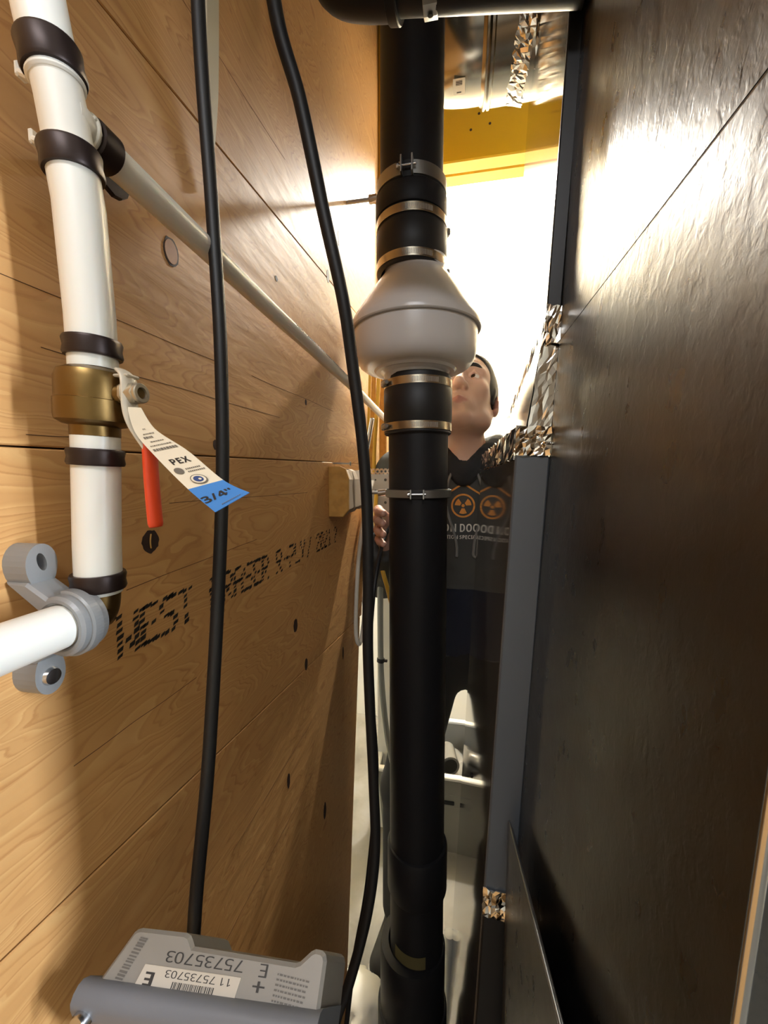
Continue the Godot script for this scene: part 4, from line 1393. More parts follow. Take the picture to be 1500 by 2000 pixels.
	# the pale strip behind the first cable
	t = thing("pale_strip", "pale cream strip hanging behind the straight black cable near the top", "strip", Vector3(-0.19, 1.70, -0.29))
	st = mb()
	var strip := func(u: float, v: float) -> Vector3:
		var w := 0.0075 * (1.0 - smoothstep(0.72, 1.0, v) * 0.85)
		return Vector3(-0.1935 + 0.004 * sin(v * 4.0), 1.628 + (1.0 - v) * 0.30, -0.303 - (u - 0.5) * w * 2.0 + 0.003 * v)
	sheet(st, 4, 24, strip, 0.0018, Vector3(1, 0, 0))
	part("strip_body", st, M["pale strip"], t)
	st = mb()
	rod(st, Vector3(WX, 1.90, -0.302), Vector3(-0.187, 1.90, -0.302), 0.002, 10)
	part("nail", st, M["zinc steel"], t)

# ---------------------------------------------------------------- block, nail, plate on the wall
func build_wall_things() -> void:
	var t := thing("wood_block", "short yellowish wood block fixed to the plywood behind the thick black cable", "block", Vector3(WX, 1.335, -0.66))
	var st := mb()
	prism(st, PackedVector2Array([Vector2(WX, 1.336), Vector2(-0.176, 1.336), Vector2(-0.167, 1.347), Vector2(-0.1665, 1.398), Vector2(-0.172, 1.413), Vector2(-0.180, 1.4165), Vector2(WX, 1.4165)]), Vector3(0, 0, -0.588), Vector3(1, 0, 0), Vector3(0, 1, 0), 0.006, 0.0012)
	part("end_grain", st, M["block end grain"], t)
	st = mb()
	var rows := [[-0.594, 1.0, 0.0], [-0.615, 0.97, 0.004], [-0.640, 1.0, 0.002], [-0.665, 0.96, 0.005], [-0.700, 0.98, 0.003], [-0.735, 0.9, 0.006]]
	for i in rows.size() - 1:
		prism(st, PackedVector2Array([Vector2(WX, 1.337 + rows[i][2]), Vector2(-0.177, 1.337 + rows[i][2]), Vector2(-0.168 - rows[i][2] * 0.6, 1.348), Vector2(-0.168 - rows[i][2], 1.396), Vector2(-0.175, 1.410), Vector2(-0.182, 1.4155 - rows[i][2]), Vector2(WX, 1.4155 - rows[i][2])]), Vector3(0, 0, rows[i][0]), Vector3(1, 0, 0), Vector3(0, 1, 0), rows[i][0] - rows[i + 1][0], 0.0015)
	part("weathered_side", st, M["weathered lumber"], t)
	t = thing("nail", "steel nail sticking out of the plywood just above the wood block", "nail", Vector3(WX, 1.4225, -0.615))
	st = mb()
	rod(st, Vector3(WX - 0.002, 1.4225, -0.615), Vector3(-0.170, 1.4215, -0.612), 0.0013, 10)
	part("shank", st, M["zinc steel"], t)
	st = mb()
	rod(st, Vector3(-0.1705, 1.4215, -0.612), Vector3(-0.1690, 1.4215, -0.612), 0.0036, 14)
	part("nail_head", st, M["zinc steel"], t)
	# perforated plate
	t = thing("perforated_plate", "galvanised perforated plate standing out from the stud behind the lower clamp rod", "metal plate", Vector3(-0.19, 1.34, -0.90))
	st = mb()
	for i in 4:
		for j in 5:
			var c := Vector2(-0.212 + i * 0.024, 1.285 + j * 0.027)
			var sq := PackedVector2Array()
			var ho := PackedVector2Array()
			for k in 16:
				var a := TAU * k / 16
				var m := 1.0 / maxf(absf(cos(a)), absf(sin(a)))
				sq.append(c + Vector2(cos(a) * m * 0.012, sin(a) * m * 0.0135))
				ho.append(c + Vector2(cos(a), sin(a)) * (0.0034 if (i + j) % 2 == 0 else 0.0022))
			holed(st, sq, ho, Vector3(0, 0, -0.90), Vector3(1, 0, 0), Vector3(0, 1, 0), 0.0012)
	part("plate", st, M["zinc steel"], t)
	st = mb()
	for i in 10:
		var sq := PackedVector2Array()
		var ho := PackedVector2Array()
		var c := Vector2(-0.2195 + i * 0.0095, 1.413)
		for k in 12:
			var a := TAU * k / 12
			var m := 1.0 / maxf(absf(cos(a)), absf(sin(a)))
			sq.append(c + Vector2(cos(a) * m * 0.00475, sin(a) * m * 0.007))
			ho.append(c + Vector2(cos(a), sin(a)) * 0.0027)
		holed(st, sq, ho, Vector3(0, 0, -0.893), Vector3(1, 0, 0), Vector3(0, 1, 0), 0.0012)
	part("flange_strip", st, M["bright steel"], t)

# ---------------------------------------------------------------- the meter
func build_meter() -> void:
	var th := deg_to_rad(35)
	var N := Vector3(0, cos(th), sin(th))
	var U := Vector3(1, 0, 0)
	var V := Vector3(0, sin(th), -cos(th))
	var O := Vector3(-0.12, 1.165, -0.158)
	var F := func(x: float, y: float, k := 0.0) -> Vector3: return O + U * x + V * y + N * k
	var t := thing("utility_meter", "grey plastic utility meter with printed number and barcode label, upside down at the bottom", "meter", F.call(0.0, -0.02, -0.03))
	var st := mb()
	prism(st, PackedVector2Array([Vector2(-0.0515, -0.0270), Vector2(-0.0425, -0.0052), Vector2(-0.0412, -0.0040), Vector2(-0.0390, -0.0032), Vector2(-0.0140, -0.0013), Vector2(-0.0112, -0.0018), Vector2(-0.0096, -0.0030), Vector2(-0.0072, -0.0050), Vector2(0.0470, -0.0024), Vector2(0.0490, -0.0016), Vector2(0.0535, 0.0024), Vector2(0.0555, 0.0034), Vector2(0.0590, 0.0034), Vector2(0.0610, 0.0024), Vector2(0.0620, 0.0004), Vector2(0.0634, -0.0270)]), O, U, V, 0.055, 0.0016)
	part("case", st, M["meter plastic"], t)
	# the cover: a rounded ridge and a face that slopes away below it
	var e := Vector3(1.0, 0.0, -0.0).normalized()
	st = mb()
	var prof := [Vector2(-0.0205, -0.002), Vector2(-0.0215, 0.0028), Vector2(-0.0235, 0.0046), Vector2(-0.0265, 0.0050), Vector2(-0.0295, 0.0038), Vector2(-0.0315, 0.0012), Vector2(-0.0340, -0.004), Vector2(-0.0420, -0.030), Vector2(-0.0440, -0.050), Vector2(-0.0210, -0.050)]
	var ends := [Vector3(-0.0560, -0.0015, 0), Vector3(0.0640, 0.0068, 0)]
	group_no += 1
	for i in prof.size():
		var a: Vector2 = prof[i]
		var b: Vector2 = prof[(i + 1) % prof.size()]
		st.set_smooth_group(group_no if i < 6 else -1)
		var q := [F.call(ends[0].x, a.x + ends[0].y, a.y), F.call(ends[1].x, a.x + ends[1].y, a.y), F.call(ends[1].x, b.x + ends[1].y, b.y), F.call(ends[0].x, b.x + ends[0].y, b.y)]
		quad_out(st, q[0], q[1], q[2], q[3], F.call(0.0, -0.030, -0.025))
	st.set_smooth_group(-1)
	for s in 2:
		var m: Vector3 = F.call(ends[s].x, -0.03 + ends[s].y, -0.025)
		for i in prof.size():
			var a: Vector2 = prof[i]
			var b: Vector2 = prof[(i + 1) % prof.size()]
			tri_out(st, m, F.call(ends[s].x, a.x + ends[s].y, a.y), F.call(ends[s].x, b.x + ends[s].y, b.y), F.call(0.0, -0.03, -0.025))
	part("cover", st, M["meter cover"], t, "blue-grey ridged cover")
	st = mb()
	lathe(st, [Vector2(0.0042, -0.004), Vector2(0.0042, 0.001), Vector2(0.0034, 0.0026), Vector2(0.0, 0.0030)], axis_frame(F.call(-0.0497, -0.0352, -0.0005), (N - V * 0.7).normalized()), 20)
	part("screw", st, M["bright steel"], t)
	# printing, read from the far side
	var up := func(x: float, y: float, k: float) -> Callable:
		return flat_at(F.call(x, y, k), (-U * 0.9979 - V * 0.065) * 1.9, -V * 0.9979 + U * 0.065)
	var case_ink := func(tall: float, x: float, y: float, s: String) -> void:
		var m := lettering(s, tall, up.call(x, y, 0.00025), false)
		part("printed_number" if s.length() > 2 else "printed_letter", m, M["meter ink"], t)
	case_ink.call(0.0036, 0.0010, -0.0087, "75735703")
	case_ink.call(0.0040, 0.0323, -0.0070, "E")
	case_ink.call(0.0052, 0.0317, -0.0122, "+")
	st = mb()
	prism(st, PackedVector2Array([Vector2(-0.0287, -0.0141), Vector2(0.0222, -0.0108), Vector2(0.0212, -0.0230), Vector2(-0.0310, -0.0260)]), F.call(0, 0, 0.0004), U, V, 0.0005, 0.0001)
	var lab := part("barcode_label", st, M["meter label"], t, "white label with barcode")
	part("lettering", lettering("11 75735703", 0.0019, up.call(0.0008, -0.0142, 0.0005), false), M["meter ink"], lab)
	part("lettering", lettering("E", 0.0044, up.call(-0.0238, -0.0182, 0.0005), true), M["meter ink"], lab)
	st = mb()
	st.set_smooth_group(-1)
	var x := -0.0112
	while x < 0.0100:
		var w := rng.randf_range(0.0002, 0.0007)
		var y0 := -0.0165 + x * 0.065
		quad(st, F.call(x, y0 - 0.0070, 0.0005), F.call(x + w, y0 - 0.0070, 0.0005), F.call(x + w, y0, 0.0005), F.call(x, y0, 0.0005))
		x += w + rng.randf_range(0.0002, 0.0006)
	part("barcode", st, M["meter ink"], lab)
	st = mb()
	st.set_smooth_group(-1)
	for c in 1:
		var v := -0.0062
		while v > -0.0225:
			var h := rng.randf_range(0.0003, 0.0010)
			var x0 := -0.0372 + (v + 0.0062) * 0.30
			quad(st, F.call(x0, v - h, 0.00025), F.call(x0 + 0.0042, v - h, 0.00025), F.call(x0 + 0.0042, v, 0.00025), F.call(x0, v, 0.00025))
			v -= h + rng.randf_range(0.0002, 0.0007)
	for r in 6:
		var u := 0.0395
		while u < 0.0545:
			var w := rng.randf_range(0.0006, 0.0018)
			var y := -0.0068 - r * 0.0016
			quad(st, F.call(u, y - 0.0006, 0.00025), F.call(u + w, y - 0.0006, 0.00025), F.call(u + w, y, 0.00025), F.call(u, y, 0.00025))
			u += w + 0.0005
	var fine := part("fine_print", st, M["faded print"], t)
	fine.set_meta("kind", "stuff")
	# the pipe that carries it
	st = mb()
	rod(st, Vector3(-0.112, 0.0, -0.155), Vector3(-0.112, 1.13, -0.155), 0.013, 20)
	rod(st, Vector3(-0.112, 1.095, -0.155), Vector3(-0.112, 1.125, -0.155), 0.018, 6)
	part("supply_stub", st, M["zinc steel"], t)

# ---------------------------------------------------------------- behind
func build_far_things() -> void:
	# open tote with tubing
	var t := thing("storage_tote", "grey open plastic tote with a pale rim standing behind the man's legs", "tote", Vector3(-0.05, 0.0, -1.46))
	var x0 := -0.27
	var x1 := 0.15
	var z0 := -1.32
	var z1 := -1.64
	var st := mb()
	hexa(st, [Vector3(x0 + 0.03, 0.0, z0 - 0.02), Vector3(x1 - 0.02, 0.0, z0 - 0.02), Vector3(x1 - 0.02, 0.012, z0 - 0.02), Vector3(x0 + 0.03, 0.012, z0 - 0.02), Vector3(x0 + 0.03, 0.0, z1 + 0.02), Vector3(x1 - 0.02, 0.0, z1 + 0.02), Vector3(x1 - 0.02, 0.012, z1 + 0.02), Vector3(x0 + 0.03, 0.012, z1 + 0.02)])
	for s in [[x0, x1, z0, z0, 0], [x0, x1, z1, z1, 1], [x0, x0, z0, z1, 2], [x1, x1, z0, z1, 3]]:
		var a := Vector3(s[0], 0.315, s[2])
		var b := Vector3(s[1], 0.315, s[3])
		var mid := Vector3((x0 + x1) / 2, 0.315, (z0 + z1) / 2)
		var lowa := mid.lerp(a, 0.90) - Vector3(0, 0.31, 0)
		var lowb := mid.lerp(b, 0.90) - Vector3(0, 0.31, 0)
		var inn := func(q: Vector3) -> Vector3: return q + (mid - q).normalized() * Vector3(1, 0, 1) * 0.006
		hexa(st, [lowa, lowb, b, a, inn.call(lowa), inn.call(lowb), inn.call(b), inn.call(a)])
	part("tub", st, M["grey tote"], t)
	st = mb()
	box(st, Vector3((x0 + x1) / 2, 0.318, z0 + 0.004), Vector3(x1 - x0 + 0.03, 0.014, 0.022), 0.003)
	box(st, Vector3((x0 + x1) / 2, 0.318, z1 - 0.004), Vector3(x1 - x0 + 0.03, 0.014, 0.022), 0.003)
	box(st, Vector3(x0 - 0.004, 0.318, (z0 + z1) / 2), Vector3(0.022, 0.014, z0 - z1), 0.003)
	box(st, Vector3(x1 + 0.004, 0.318, (z0 + z1) / 2), Vector3(0.022, 0.014, z0 - z1), 0.003)
	part("rim", st, M["white plastic"], t, "pale rim")
	st = mb()
	box(st, Vector3(-0.01, 0.22, z0 - 0.008), Vector3(0.10, 0.055, 0.012), 0.005)
	var hp := part("handle_recess", st, M["grey tote"], t)
	st = mb()
	box(st, Vector3(-0.01, 0.215, z0 - 0.0005), Vector3(0.05, 0.016, 0.006), 0.0025)
	part("handle_slot", st, M["dark hole"], hp)
	var c := thing("hose_coil", "coil of clear ribbed hose lying in the open tote", "hose", Vector3(-0.04, 0.05, -1.48))
	for k in 4:
		st = mb()
		var pts := PackedVector3Array()
		for i in 41:
			var a := TAU * i / 40
			pts.append(Vector3(-0.045 + cos(a) * (0.115 - k * 0.010), 0.075 + k * 0.052 + 0.006 * sin(a * 2 + k), -1.48 + sin(a) * (0.105 - k * 0.008)))
		var rad := PackedFloat32Array()
		for i in 41:
			rad.append(0.026 + (0.002 if i % 2 else 0.0))
		sweep(st, pts, rad, 14)
		part("hose_loop", st, M["clear tubing"], c)
	st = mb()
	sweep(st, PackedVector3Array([Vector3(-0.02, 0.285, -1.50), Vector3(-0.012, 0.290, -1.45), Vector3(-0.002, 0.292, -1.405)]), 0.036, 28)
	var en := part("hose_end", st, M["clear tubing"], c)
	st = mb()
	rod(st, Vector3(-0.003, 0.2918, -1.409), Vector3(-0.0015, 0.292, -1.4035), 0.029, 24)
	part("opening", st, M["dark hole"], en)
	# small white pipe beside the vent
	t = thing("pvc_pipe", "thin white plastic pipe with a wider top fitting, right of the vent pipe foot", "pipe", Vector3(0.003, 0.0, -0.85))
	st = mb()
	rod(st, Vector3(0.003, 0.0, -0.85), Vector3(0.003, 0.27, -0.85), 0.0095, 24)
	part("pipe", st, M["white plastic"], t)
	st = mb()
	lathe(st, [Vector2(0.008, 0.25), Vector2(0.0125, 0.25), Vector2(0.0130, 0.254), Vector2(0.0130, 0.288), Vector2(0.0120, 0.296), Vector2(0.0, 0.300)], Transform3D(Basis(), Vector3(0.003, 0, -0.85)), 28)
	part("top_fitting", st, M["white plastic"], t)
	# white bag on the floor
	var f := Field.new(Vector3(-0.36, -0.02, -0.98), Vector3(-0.08, 0.26, -0.70), 0.01)
	f.ell(Vector3(-0.225, 0.05, -0.83), Vector3(0.075, 0.065, 0.080), Basis(), 0.03)
	f.ell(Vector3(-0.205, 0.095, -0.83), Vector3(0.040, 0.035, 0.04), Basis(), 0.03)
	for i in 9:
		var a := TAU * i / 9
		f.cap(Vector3(-0.205 + cos(a) * 0.035, 0.10, -0.83 + sin(a) * 0.05), Vector3(-0.225 + cos(a) * 0.084, 0.02, -0.83 + sin(a) * 0.084), 0.006, 0.010, 0.012, i % 2 == 1)
	f.slice(Vector3(0, 0.001, 0), Vector3(0, -1, 0))
	st = mb()
	f.mesh_into(st, Transform3D(), none)
	solo("plastic_bag", st.commit(), M["white plastic"], "rumpled white bag on the concrete floor left of the vent pipe foot", "bag")
	# white panel and slanting rod beyond the stud
	t = thing("white_board", "narrow white board standing beyond the bare studs left of the vent pipe", "board", Vector3(-0.21, 0.0, -1.40))
	st = mb()
	box(st, Vector3(-0.235, 0.9, -1.40), Vector3(0.10, 1.8, 0.018), 0.003)
	part("plank", st, M["white plastic"], t)
	t = thing("spring_toggle", "slanting bright metal rod with a small ring, behind the branch pipe end", "rod", Vector3(-0.208, 1.46, -0.95))
	st = mb()
	rod(st, Vector3(-0.206, 1.545, -0.95), Vector3(-0.222, 1.455, -0.945), 0.0055, 14)
	part("shaft", st, M["bright steel"], t)
	st = mb()
	var ring := PackedVector3Array()
	for i in 17:
		ring.append(Vector3(-0.224 + cos(TAU * i / 16) * 0.006, 1.448 + sin(TAU * i / 16) * 0.006, -0.945))
	sweep(st, ring, 0.0016, 8)
	part("ring", st, M["zinc steel"], t)
	st = mb()
	rod(st, Vector3(-0.206, 1.545, -0.952), Vector3(-0.214, 1.552, -1.04), 0.002, 8)
	part("fixing_pin", st, M["zinc steel"], t)

# ---------------------------------------------------------------- the man
func build_man() -> void:
	var base := Vector3(0.02, 0.0, -1.06)
	var man := thing("person", "man in charcoal hoodie with orange logo looking up past the fan, hand on vent pipe", "person", base)
	# joints
	var neck := Vector3(0.022, 1.455, -1.065)
	var head := Vector3(0.019, 1.588, -1.035)
	var shR := Vector3(-0.150, 1.405, -1.02)
	var shL := Vector3(0.185, 1.395, -1.135)
	var elR := Vector3(-0.178, 1.150, -0.945)
	var wrR := Vector3(-0.150, 1.232, -0.812)
	var elL := Vector3(0.235, 1.13, -1.16)
	var wrL := Vector3(0.20, 0.90, -1.10)
	var chest := Vector3(0.018, 1.27, -1.045)
	var waist := Vector3(0.022, 1.05, -1.06)
	var pelvis := Vector3(0.028, 0.93, -1.07)
	var hipR := Vector3(-0.055, 0.90, -1.06)
	var hipL := Vector3(0.115, 0.90, -1.09)
	var knR := Vector3(-0.128, 0.50, -1.04)
	var knL := Vector3(0.17, 0.50, -1.10)
	var anR := Vector3(-0.146, 0.085, -1.075)
	var anL := Vector3(0.19, 0.085, -1.13)
	var fwd := Vector3(-0.1205, 0.5, 0.8576).normalized()
	var right := Vector3.UP.cross(fwd).normalized()
	var hb := Basis(right, fwd.cross(right), fwd)
	var hx := Transform3D(hb, head)
	# the skin of the whole figure, coarse under the clothes
	var st := mb()
	var plain_skin := Color(0.58, 0.37, 0.275)
	var f := Field.new(Vector3(-0.30, -0.02, -1.30), Vector3(0.34, 1.60, -0.74), 0.015)
	f.cap(pelvis, waist, 0.10, 0.095, 0.05)
	f.cap(waist, chest, 0.095, 0.10, 0.05)
	f.cap(chest, chest + Vector3(0, 0.10, -0.01), 0.10, 0.075, 0.05)
	f.cap(shR, shL, 0.05, 0.05, 0.05)
	f.cap(neck + Vector3(0, -0.06, 0), neck + Vector3(0, 0.03, 0.008), 0.06, 0.050, 0.03)
	f.cap(neck + Vector3(0, 0.02, 0.006), head + hb * Vector3(0, -0.05, -0.025), 0.050, 0.046, 0.02)
	for a in [[shR, elR, 0.045, 0.036], [elR, wrR, 0.036, 0.026], [shL, elL, 0.045, 0.036], [elL, wrL, 0.036, 0.026], [hipR, knR, 0.075, 0.052], [knR, anR, 0.05, 0.036], [hipL, knL, 0.075, 0.052], [knL, anL, 0.05, 0.036], [anR, anR + Vector3(-0.01, -0.05, 0.10), 0.036, 0.026], [anL, anL + Vector3(0.02, -0.05, 0.10), 0.036, 0.026], [wrL, wrL + Vector3(-0.01, -0.09, 0.02), 0.026, 0.03]]:
		f.cap(a[0], a[1], a[2], a[3], 0.03)
	f.mesh_into(st, Transform3D(), func(_p): return plain_skin)
	# head, in its own axes: x to his left, y up, z forward
	var h := Field.new(Vector3(-0.105, -0.175, -0.125), Vector3(0.105, 0.145, 0.145), 0.0034)
	h.ell(Vector3(0, 0.038, -0.012), Vector3(0.074, 0.086, 0.096), Basis(), 0.02)
	h.ell(Vector3(0, -0.026, 0.028), Vector3(0.060, 0.082, 0.062), Basis(), 0.03)
	h.ell(Vector3(0, 0.045, 0.050), Vector3(0.056, 0.050, 0.040), Basis(), 0.03)
	for s in [-1.0, 1.0]:
		h.cap(Vector3(s * 0.058, -0.045, -0.002), Vector3(s * 0.049, -0.078, 0.020), 0.012, 0.011, 0.034)
		h.cap(Vector3(s * 0.050, -0.078, 0.020), Vector3(s * 0.018, -0.103, 0.068), 0.011, 0.014, 0.034)
		h.ell(Vector3(s * 0.043, -0.012, 0.060), Vector3(0.018, 0.018, 0.020), Basis(), 0.02)
		h.cap(Vector3(s * 0.044, 0.030, 0.074), Vector3(s * 0.014, 0.031, 0.089), 0.008, 0.0085, 0.014)
	h.ell(Vector3(0, -0.103, 0.072), Vector3(0.022, 0.015, 0.017), Basis(), 0.014)
	h.ell(Vector3(0, -0.066, 0.074), Vector3(0.030, 0.022, 0.022), Basis(), 0.018)
	for s in [-1.0, 1.0]:
		h.ell(Vector3(s * 0.031, 0.012, 0.096), Vector3(0.0195, 0.0125, 0.020), Basis(), 0.010, true)
	h.cap(Vector3(0, 0.022, 0.088), Vector3(0, -0.022, 0.110), 0.0075, 0.0105, 0.012)
	h.ell(Vector3(0, -0.026, 0.106), Vector3(0.011, 0.010, 0.012), Basis(), 0.008)
	for s in [-1.0, 1.0]:
		h.ell(Vector3(s * 0.0125, -0.0285, 0.097), Vector3(0.0080, 0.0080, 0.011), Basis(), 0.006)
		h.ell(Vector3(s * 0.0068, -0.0385, 0.1020), Vector3(0.0034, 0.0050, 0.0050), Basis(), 0.003, true)
	# lips
	h.cap(Vector3(-0.021, -0.0645, 0.086), Vector3(0, -0.0615, 0.0965), 0.0034, 0.0055, 0.004)
	h.cap(Vector3(0.021, -0.0645, 0.086), Vector3(0, -0.0615, 0.0965), 0.0034, 0.0055, 0.004)
	h.cap(Vector3(-0.018, -0.0690, 0.086), Vector3(0.018, -0.0690, 0.086), 0.0040, 0.0040, 0.004)
	h.cap(Vector3(-0.010, -0.0725, 0.0925), Vector3(0.010, -0.0725, 0.0925), 0.0056, 0.0056, 0.005)
	h.cap(Vector3(-0.023, -0.0672, 0.092), Vector3(0, -0.0668, 0.1045), 0.0017, 0.0020, 0.003, true)
	h.cap(Vector3(0.023, -0.0672, 0.092), Vector3(0, -0.0668, 0.1045), 0.0017, 0.0020, 0.003, true)
	h.cap(Vector3(0, -0.085, 0.098), Vector3(0, -0.085, 0.098), 0.010, 0.010, 0.012, true)
	for s in [-1.0, 1.0]:
		# fold beside the mouth
		h.cap(Vector3(s * 0.024, -0.036, 0.097), Vector3(s * 0.037, -0.068, 0.083), 0.0018, 0.0016, 0.007, true)
		# ears
		var eb := Basis(Vector3.UP, s * 0.45)
		h.ell(Vector3(s * 0.0785, -0.004, -0.014), Vector3(0.0065, 0.031, 0.0175), eb, 0.008)
		h.ell(Vector3(s * 0.0855, 0.000, -0.009), Vector3(0.0055, 0.020, 0.010), eb, 0.004, true)
		h.ell(Vector3(s * 0.076, -0.029, -0.006), Vector3(0.0060, 0.010, 0.008), eb, 0.006)
		# lids
		h.cap(Vector3(s * 0.0185, 0.0150, 0.0815), Vector3(s * 0.0310, 0.0195, 0.0885), 0.0030, 0.0034, 0.003)
		h.cap(Vector3(s * 0.0310, 0.0195, 0.0885), Vector3(s * 0.0450, 0.0135, 0.0770), 0.0034, 0.0030, 0.003)
		h.cap(Vector3(s * 0.0185, 0.0085, 0.0800), Vector3(s * 0.0310, 0.0028, 0.0850), 0.0026, 0.0028, 0.003)
		h.cap(Vector3(s * 0.0310, 0.0028, 0.0850), Vector3(s * 0.0445, 0.0095, 0.0755), 0.0028, 0.0026, 0.003)
	h.cap(Vector3(0, -0.06, -0.03), Vector3(0, -0.17, -0.045), 0.050, 0.050, 0.03)
	var face_tint := func(p: Vector3) -> Color:
		var c := Color(0.62, 0.40, 0.30)
		var lip := maxf(0.0, 1.0 - Vector2(p.x / 0.024, (p.y + 0.067) / 0.0085).length()) * (1.0 if p.z > 0.084 else 0.0)
		c = c.lerp(Color(0.46, 0.18, 0.15), clampf(lip * 3.5, 0.0, 0.9))
		var beard := smoothstep(-0.045, -0.075, p.y) * smoothstep(-0.02, 0.02, p.z)
		c = c.lerp(Color(0.36, 0.235, 0.19), beard * 0.35)
		if absf(p.x) > 0.072:
			c = c.lerp(Color(0.52, 0.25, 0.19), 0.6)
		return c
	h.mesh_into(st, hx, face_tint)
	# his right hand round the vent pipe
	var hf := Field.new(Vector3(-0.19, 1.20, -0.86), Vector3(-0.08, 1.36, -0.67), 0.003)
	hf.cap(wrR, wrR + Vector3(0.004, 0.020, 0.012), 0.026, 0.026, 0.012)
	hf.cap(wrR + Vector3(0.004, 0.020, 0.012), Vector3(-0.140, 1.300, -0.800), 0.024, 0.016, 0.02)
	hf.cap(wrR + Vector3(0.004, 0.015, 0.012), Vector3(-0.140, 1.262, -0.800), 0.022, 0.015, 0.02)
	var tips := [[1.332, 0.0], [1.313, 0.004], [1.292, 0.002], [1.272, -0.003]]
	for i in 4:
		var y: float = tips[i][0]
		var k0 := Vector3(-0.146, lerpf(1.285, y, 0.7), -0.797)
		var k1 := Vector3(-0.153 - tips[i][1] * 0.3, y + 0.001, -0.762)
		var k2 := Vector3(-0.1455, y, -0.735 + tips[i][1])
		var k3 := Vector3(-0.1345, y - 0.001, -0.715 + tips[i][1])
		var r := 0.0090 if i < 3 else 0.0078
		hf.cap(k0, k1, r * 1.12, r * 1.02, 0.006)
		hf.cap(k1, k2, r * 1.03, r * 0.95, 0.004)
		hf.cap(k2, k3, r * 0.97, r * 0.82, 0.004)
		hf.ell(k1, Vector3(r * 1.12, r * 1.05, r * 1.2), Basis(), 0.003)
	hf.cap(Vector3(-0.132, 1.295, -0.803), Vector3(-0.108, 1.318, -0.795), 0.013, 0.011, 0.01)
	hf.cap(Vector3(-0.108, 1.318, -0.795), Vector3(-0.086, 1.330, -0.782), 0.011, 0.009, 0.006)
	hf.mesh_into(st, Transform3D(), func(_p): return Color(0.50, 0.285, 0.205))
	var body := part("body", st.commit(), M["skin"], man)
	# eyes, looking up at the fan
	for s in [-1.0, 1.0]:
		var c := hx * Vector3(s * 0.0315, 0.0112, 0.0752)
		var look := (Vector3(-0.09, 1.76, -0.76) - c).normalized()
		var e := mb()
		lathe(e, ball(0.0118, 14), axis_frame(c, look), 24)
		var eye := part("eye", e, M["eye white"], man)
		e = mb()
		lathe(e, [Vector2(0.0056, 0), Vector2(0.0054, 0.0010), Vector2(0.0024, 0.0020), Vector2(0, 0.0021)], axis_frame(c + look * 0.01035, look), 20)
		part("iris", e, M["iris"], eye)
		e = mb()
		lathe(e, [Vector2(0.0023, 0), Vector2(0.0020, 0.0006), Vector2(0, 0.0007)], axis_frame(c + look * 0.0121, look), 14)
		part("pupil", e, M["dark hole"], eye)
		e = mb()
		sweep(e, spline([hx * Vector3(s * 0.0125, 0.0300, 0.0985), hx * Vector3(s * 0.026, 0.0370, 0.0955), hx * Vector3(s * 0.040, 0.0365, 0.0870), hx * Vector3(s * 0.053, 0.0275, 0.0715)], 5), PackedFloat32Array([0.0026, 0.0042, 0.0050, 0.0054, 0.0056, 0.0056, 0.0055, 0.0054, 0.0052, 0.0050, 0.0047, 0.0043, 0.0039, 0.0033, 0.0024, 0.0012]), 10, 0.8)
		part("eyebrow", e, M["hair"], man)
	# hair: short, receding at the temples
	var hr := Field.new(Vector3(-0.10, -0.085, -0.125), Vector3(0.10, 0.145, 0.10), 0.004)
	hr.ell(Vector3(0, 0.040, -0.014), Vector3(0.0825, 0.0945, 0.103), Basis(), 0.01)
	hr.ell(Vector3(0, 0.066, 0.040), Vector3(0.062, 0.044, 0.050), Basis(), 0.02)
	hr.ell(Vector3(0, -0.004, 0.088), Vector3(0.066, 0.090, 0.082), Basis(), 0.010, true)
	for s in [-1.0, 1.0]:
		hr.ell(Vector3(s * 0.085, -0.022, -0.002), Vector3(0.018, 0.040, 0.023), Basis(), 0.006, true)
		hr.cap(Vector3(s * 0.0725, 0.020, 0.016), Vector3(s * 0.0715, -0.018, 0.012), 0.006, 0.004, 0.006)
		for i in 10:
			var a := i * 0.16 - 0.2
			hr.ell(Vector3(s * (0.079 - 0.03 * absf(a) * a), 0.02 + 0.06 * sin(a * 1.2), -0.02 - 0.03 * a), Vector3(0.004, 0.012, 0.008), Basis(), 0.004)
	hr.slice(Vector3(0, -0.060, 0), Vector3(0, -1, 0.25).normalized())
	var hst := mb()
	hr.mesh_into(hst, hx, none)
	part("hair", hst.commit(), M["hair"], man)
	# hoodie
	var g := Field.new(Vector3(-0.30, 0.84, -1.31), Vector3(0.36, 1.56, -0.74), 0.0095)
	g.ell(chest + Vector3(0, 0.005, 0), Vector3(0.168, 0.21, 0.118), Basis(Vector3.UP, 0.25), 0.05)
	g.ell(waist + Vector3(0, 0.0, 0), Vector3(0.155, 0.20, 0.118), Basis(Vector3.UP, 0.2), 0.06)
	g.cap(shR + Vector3(0.02, 0, 0), shL - Vector3(0.02, 0, 0), 0.066, 0.066, 0.05)
	g.cap(shR, elR, 0.064, 0.052, 0.03)
	g.cap(elR, wrR + Vector3(0.000, 0.020, 0.026), 0.050, 0.037, 0.03)
	g.cap(shL, elL, 0.064, 0.052, 0.03)
	g.cap(elL, wrL, 0.052, 0.038, 0.03)
	g.cap(neck + Vector3(0, -0.03, -0.02), neck + Vector3(0, 0.0, -0.01), 0.085, 0.075, 0.05)
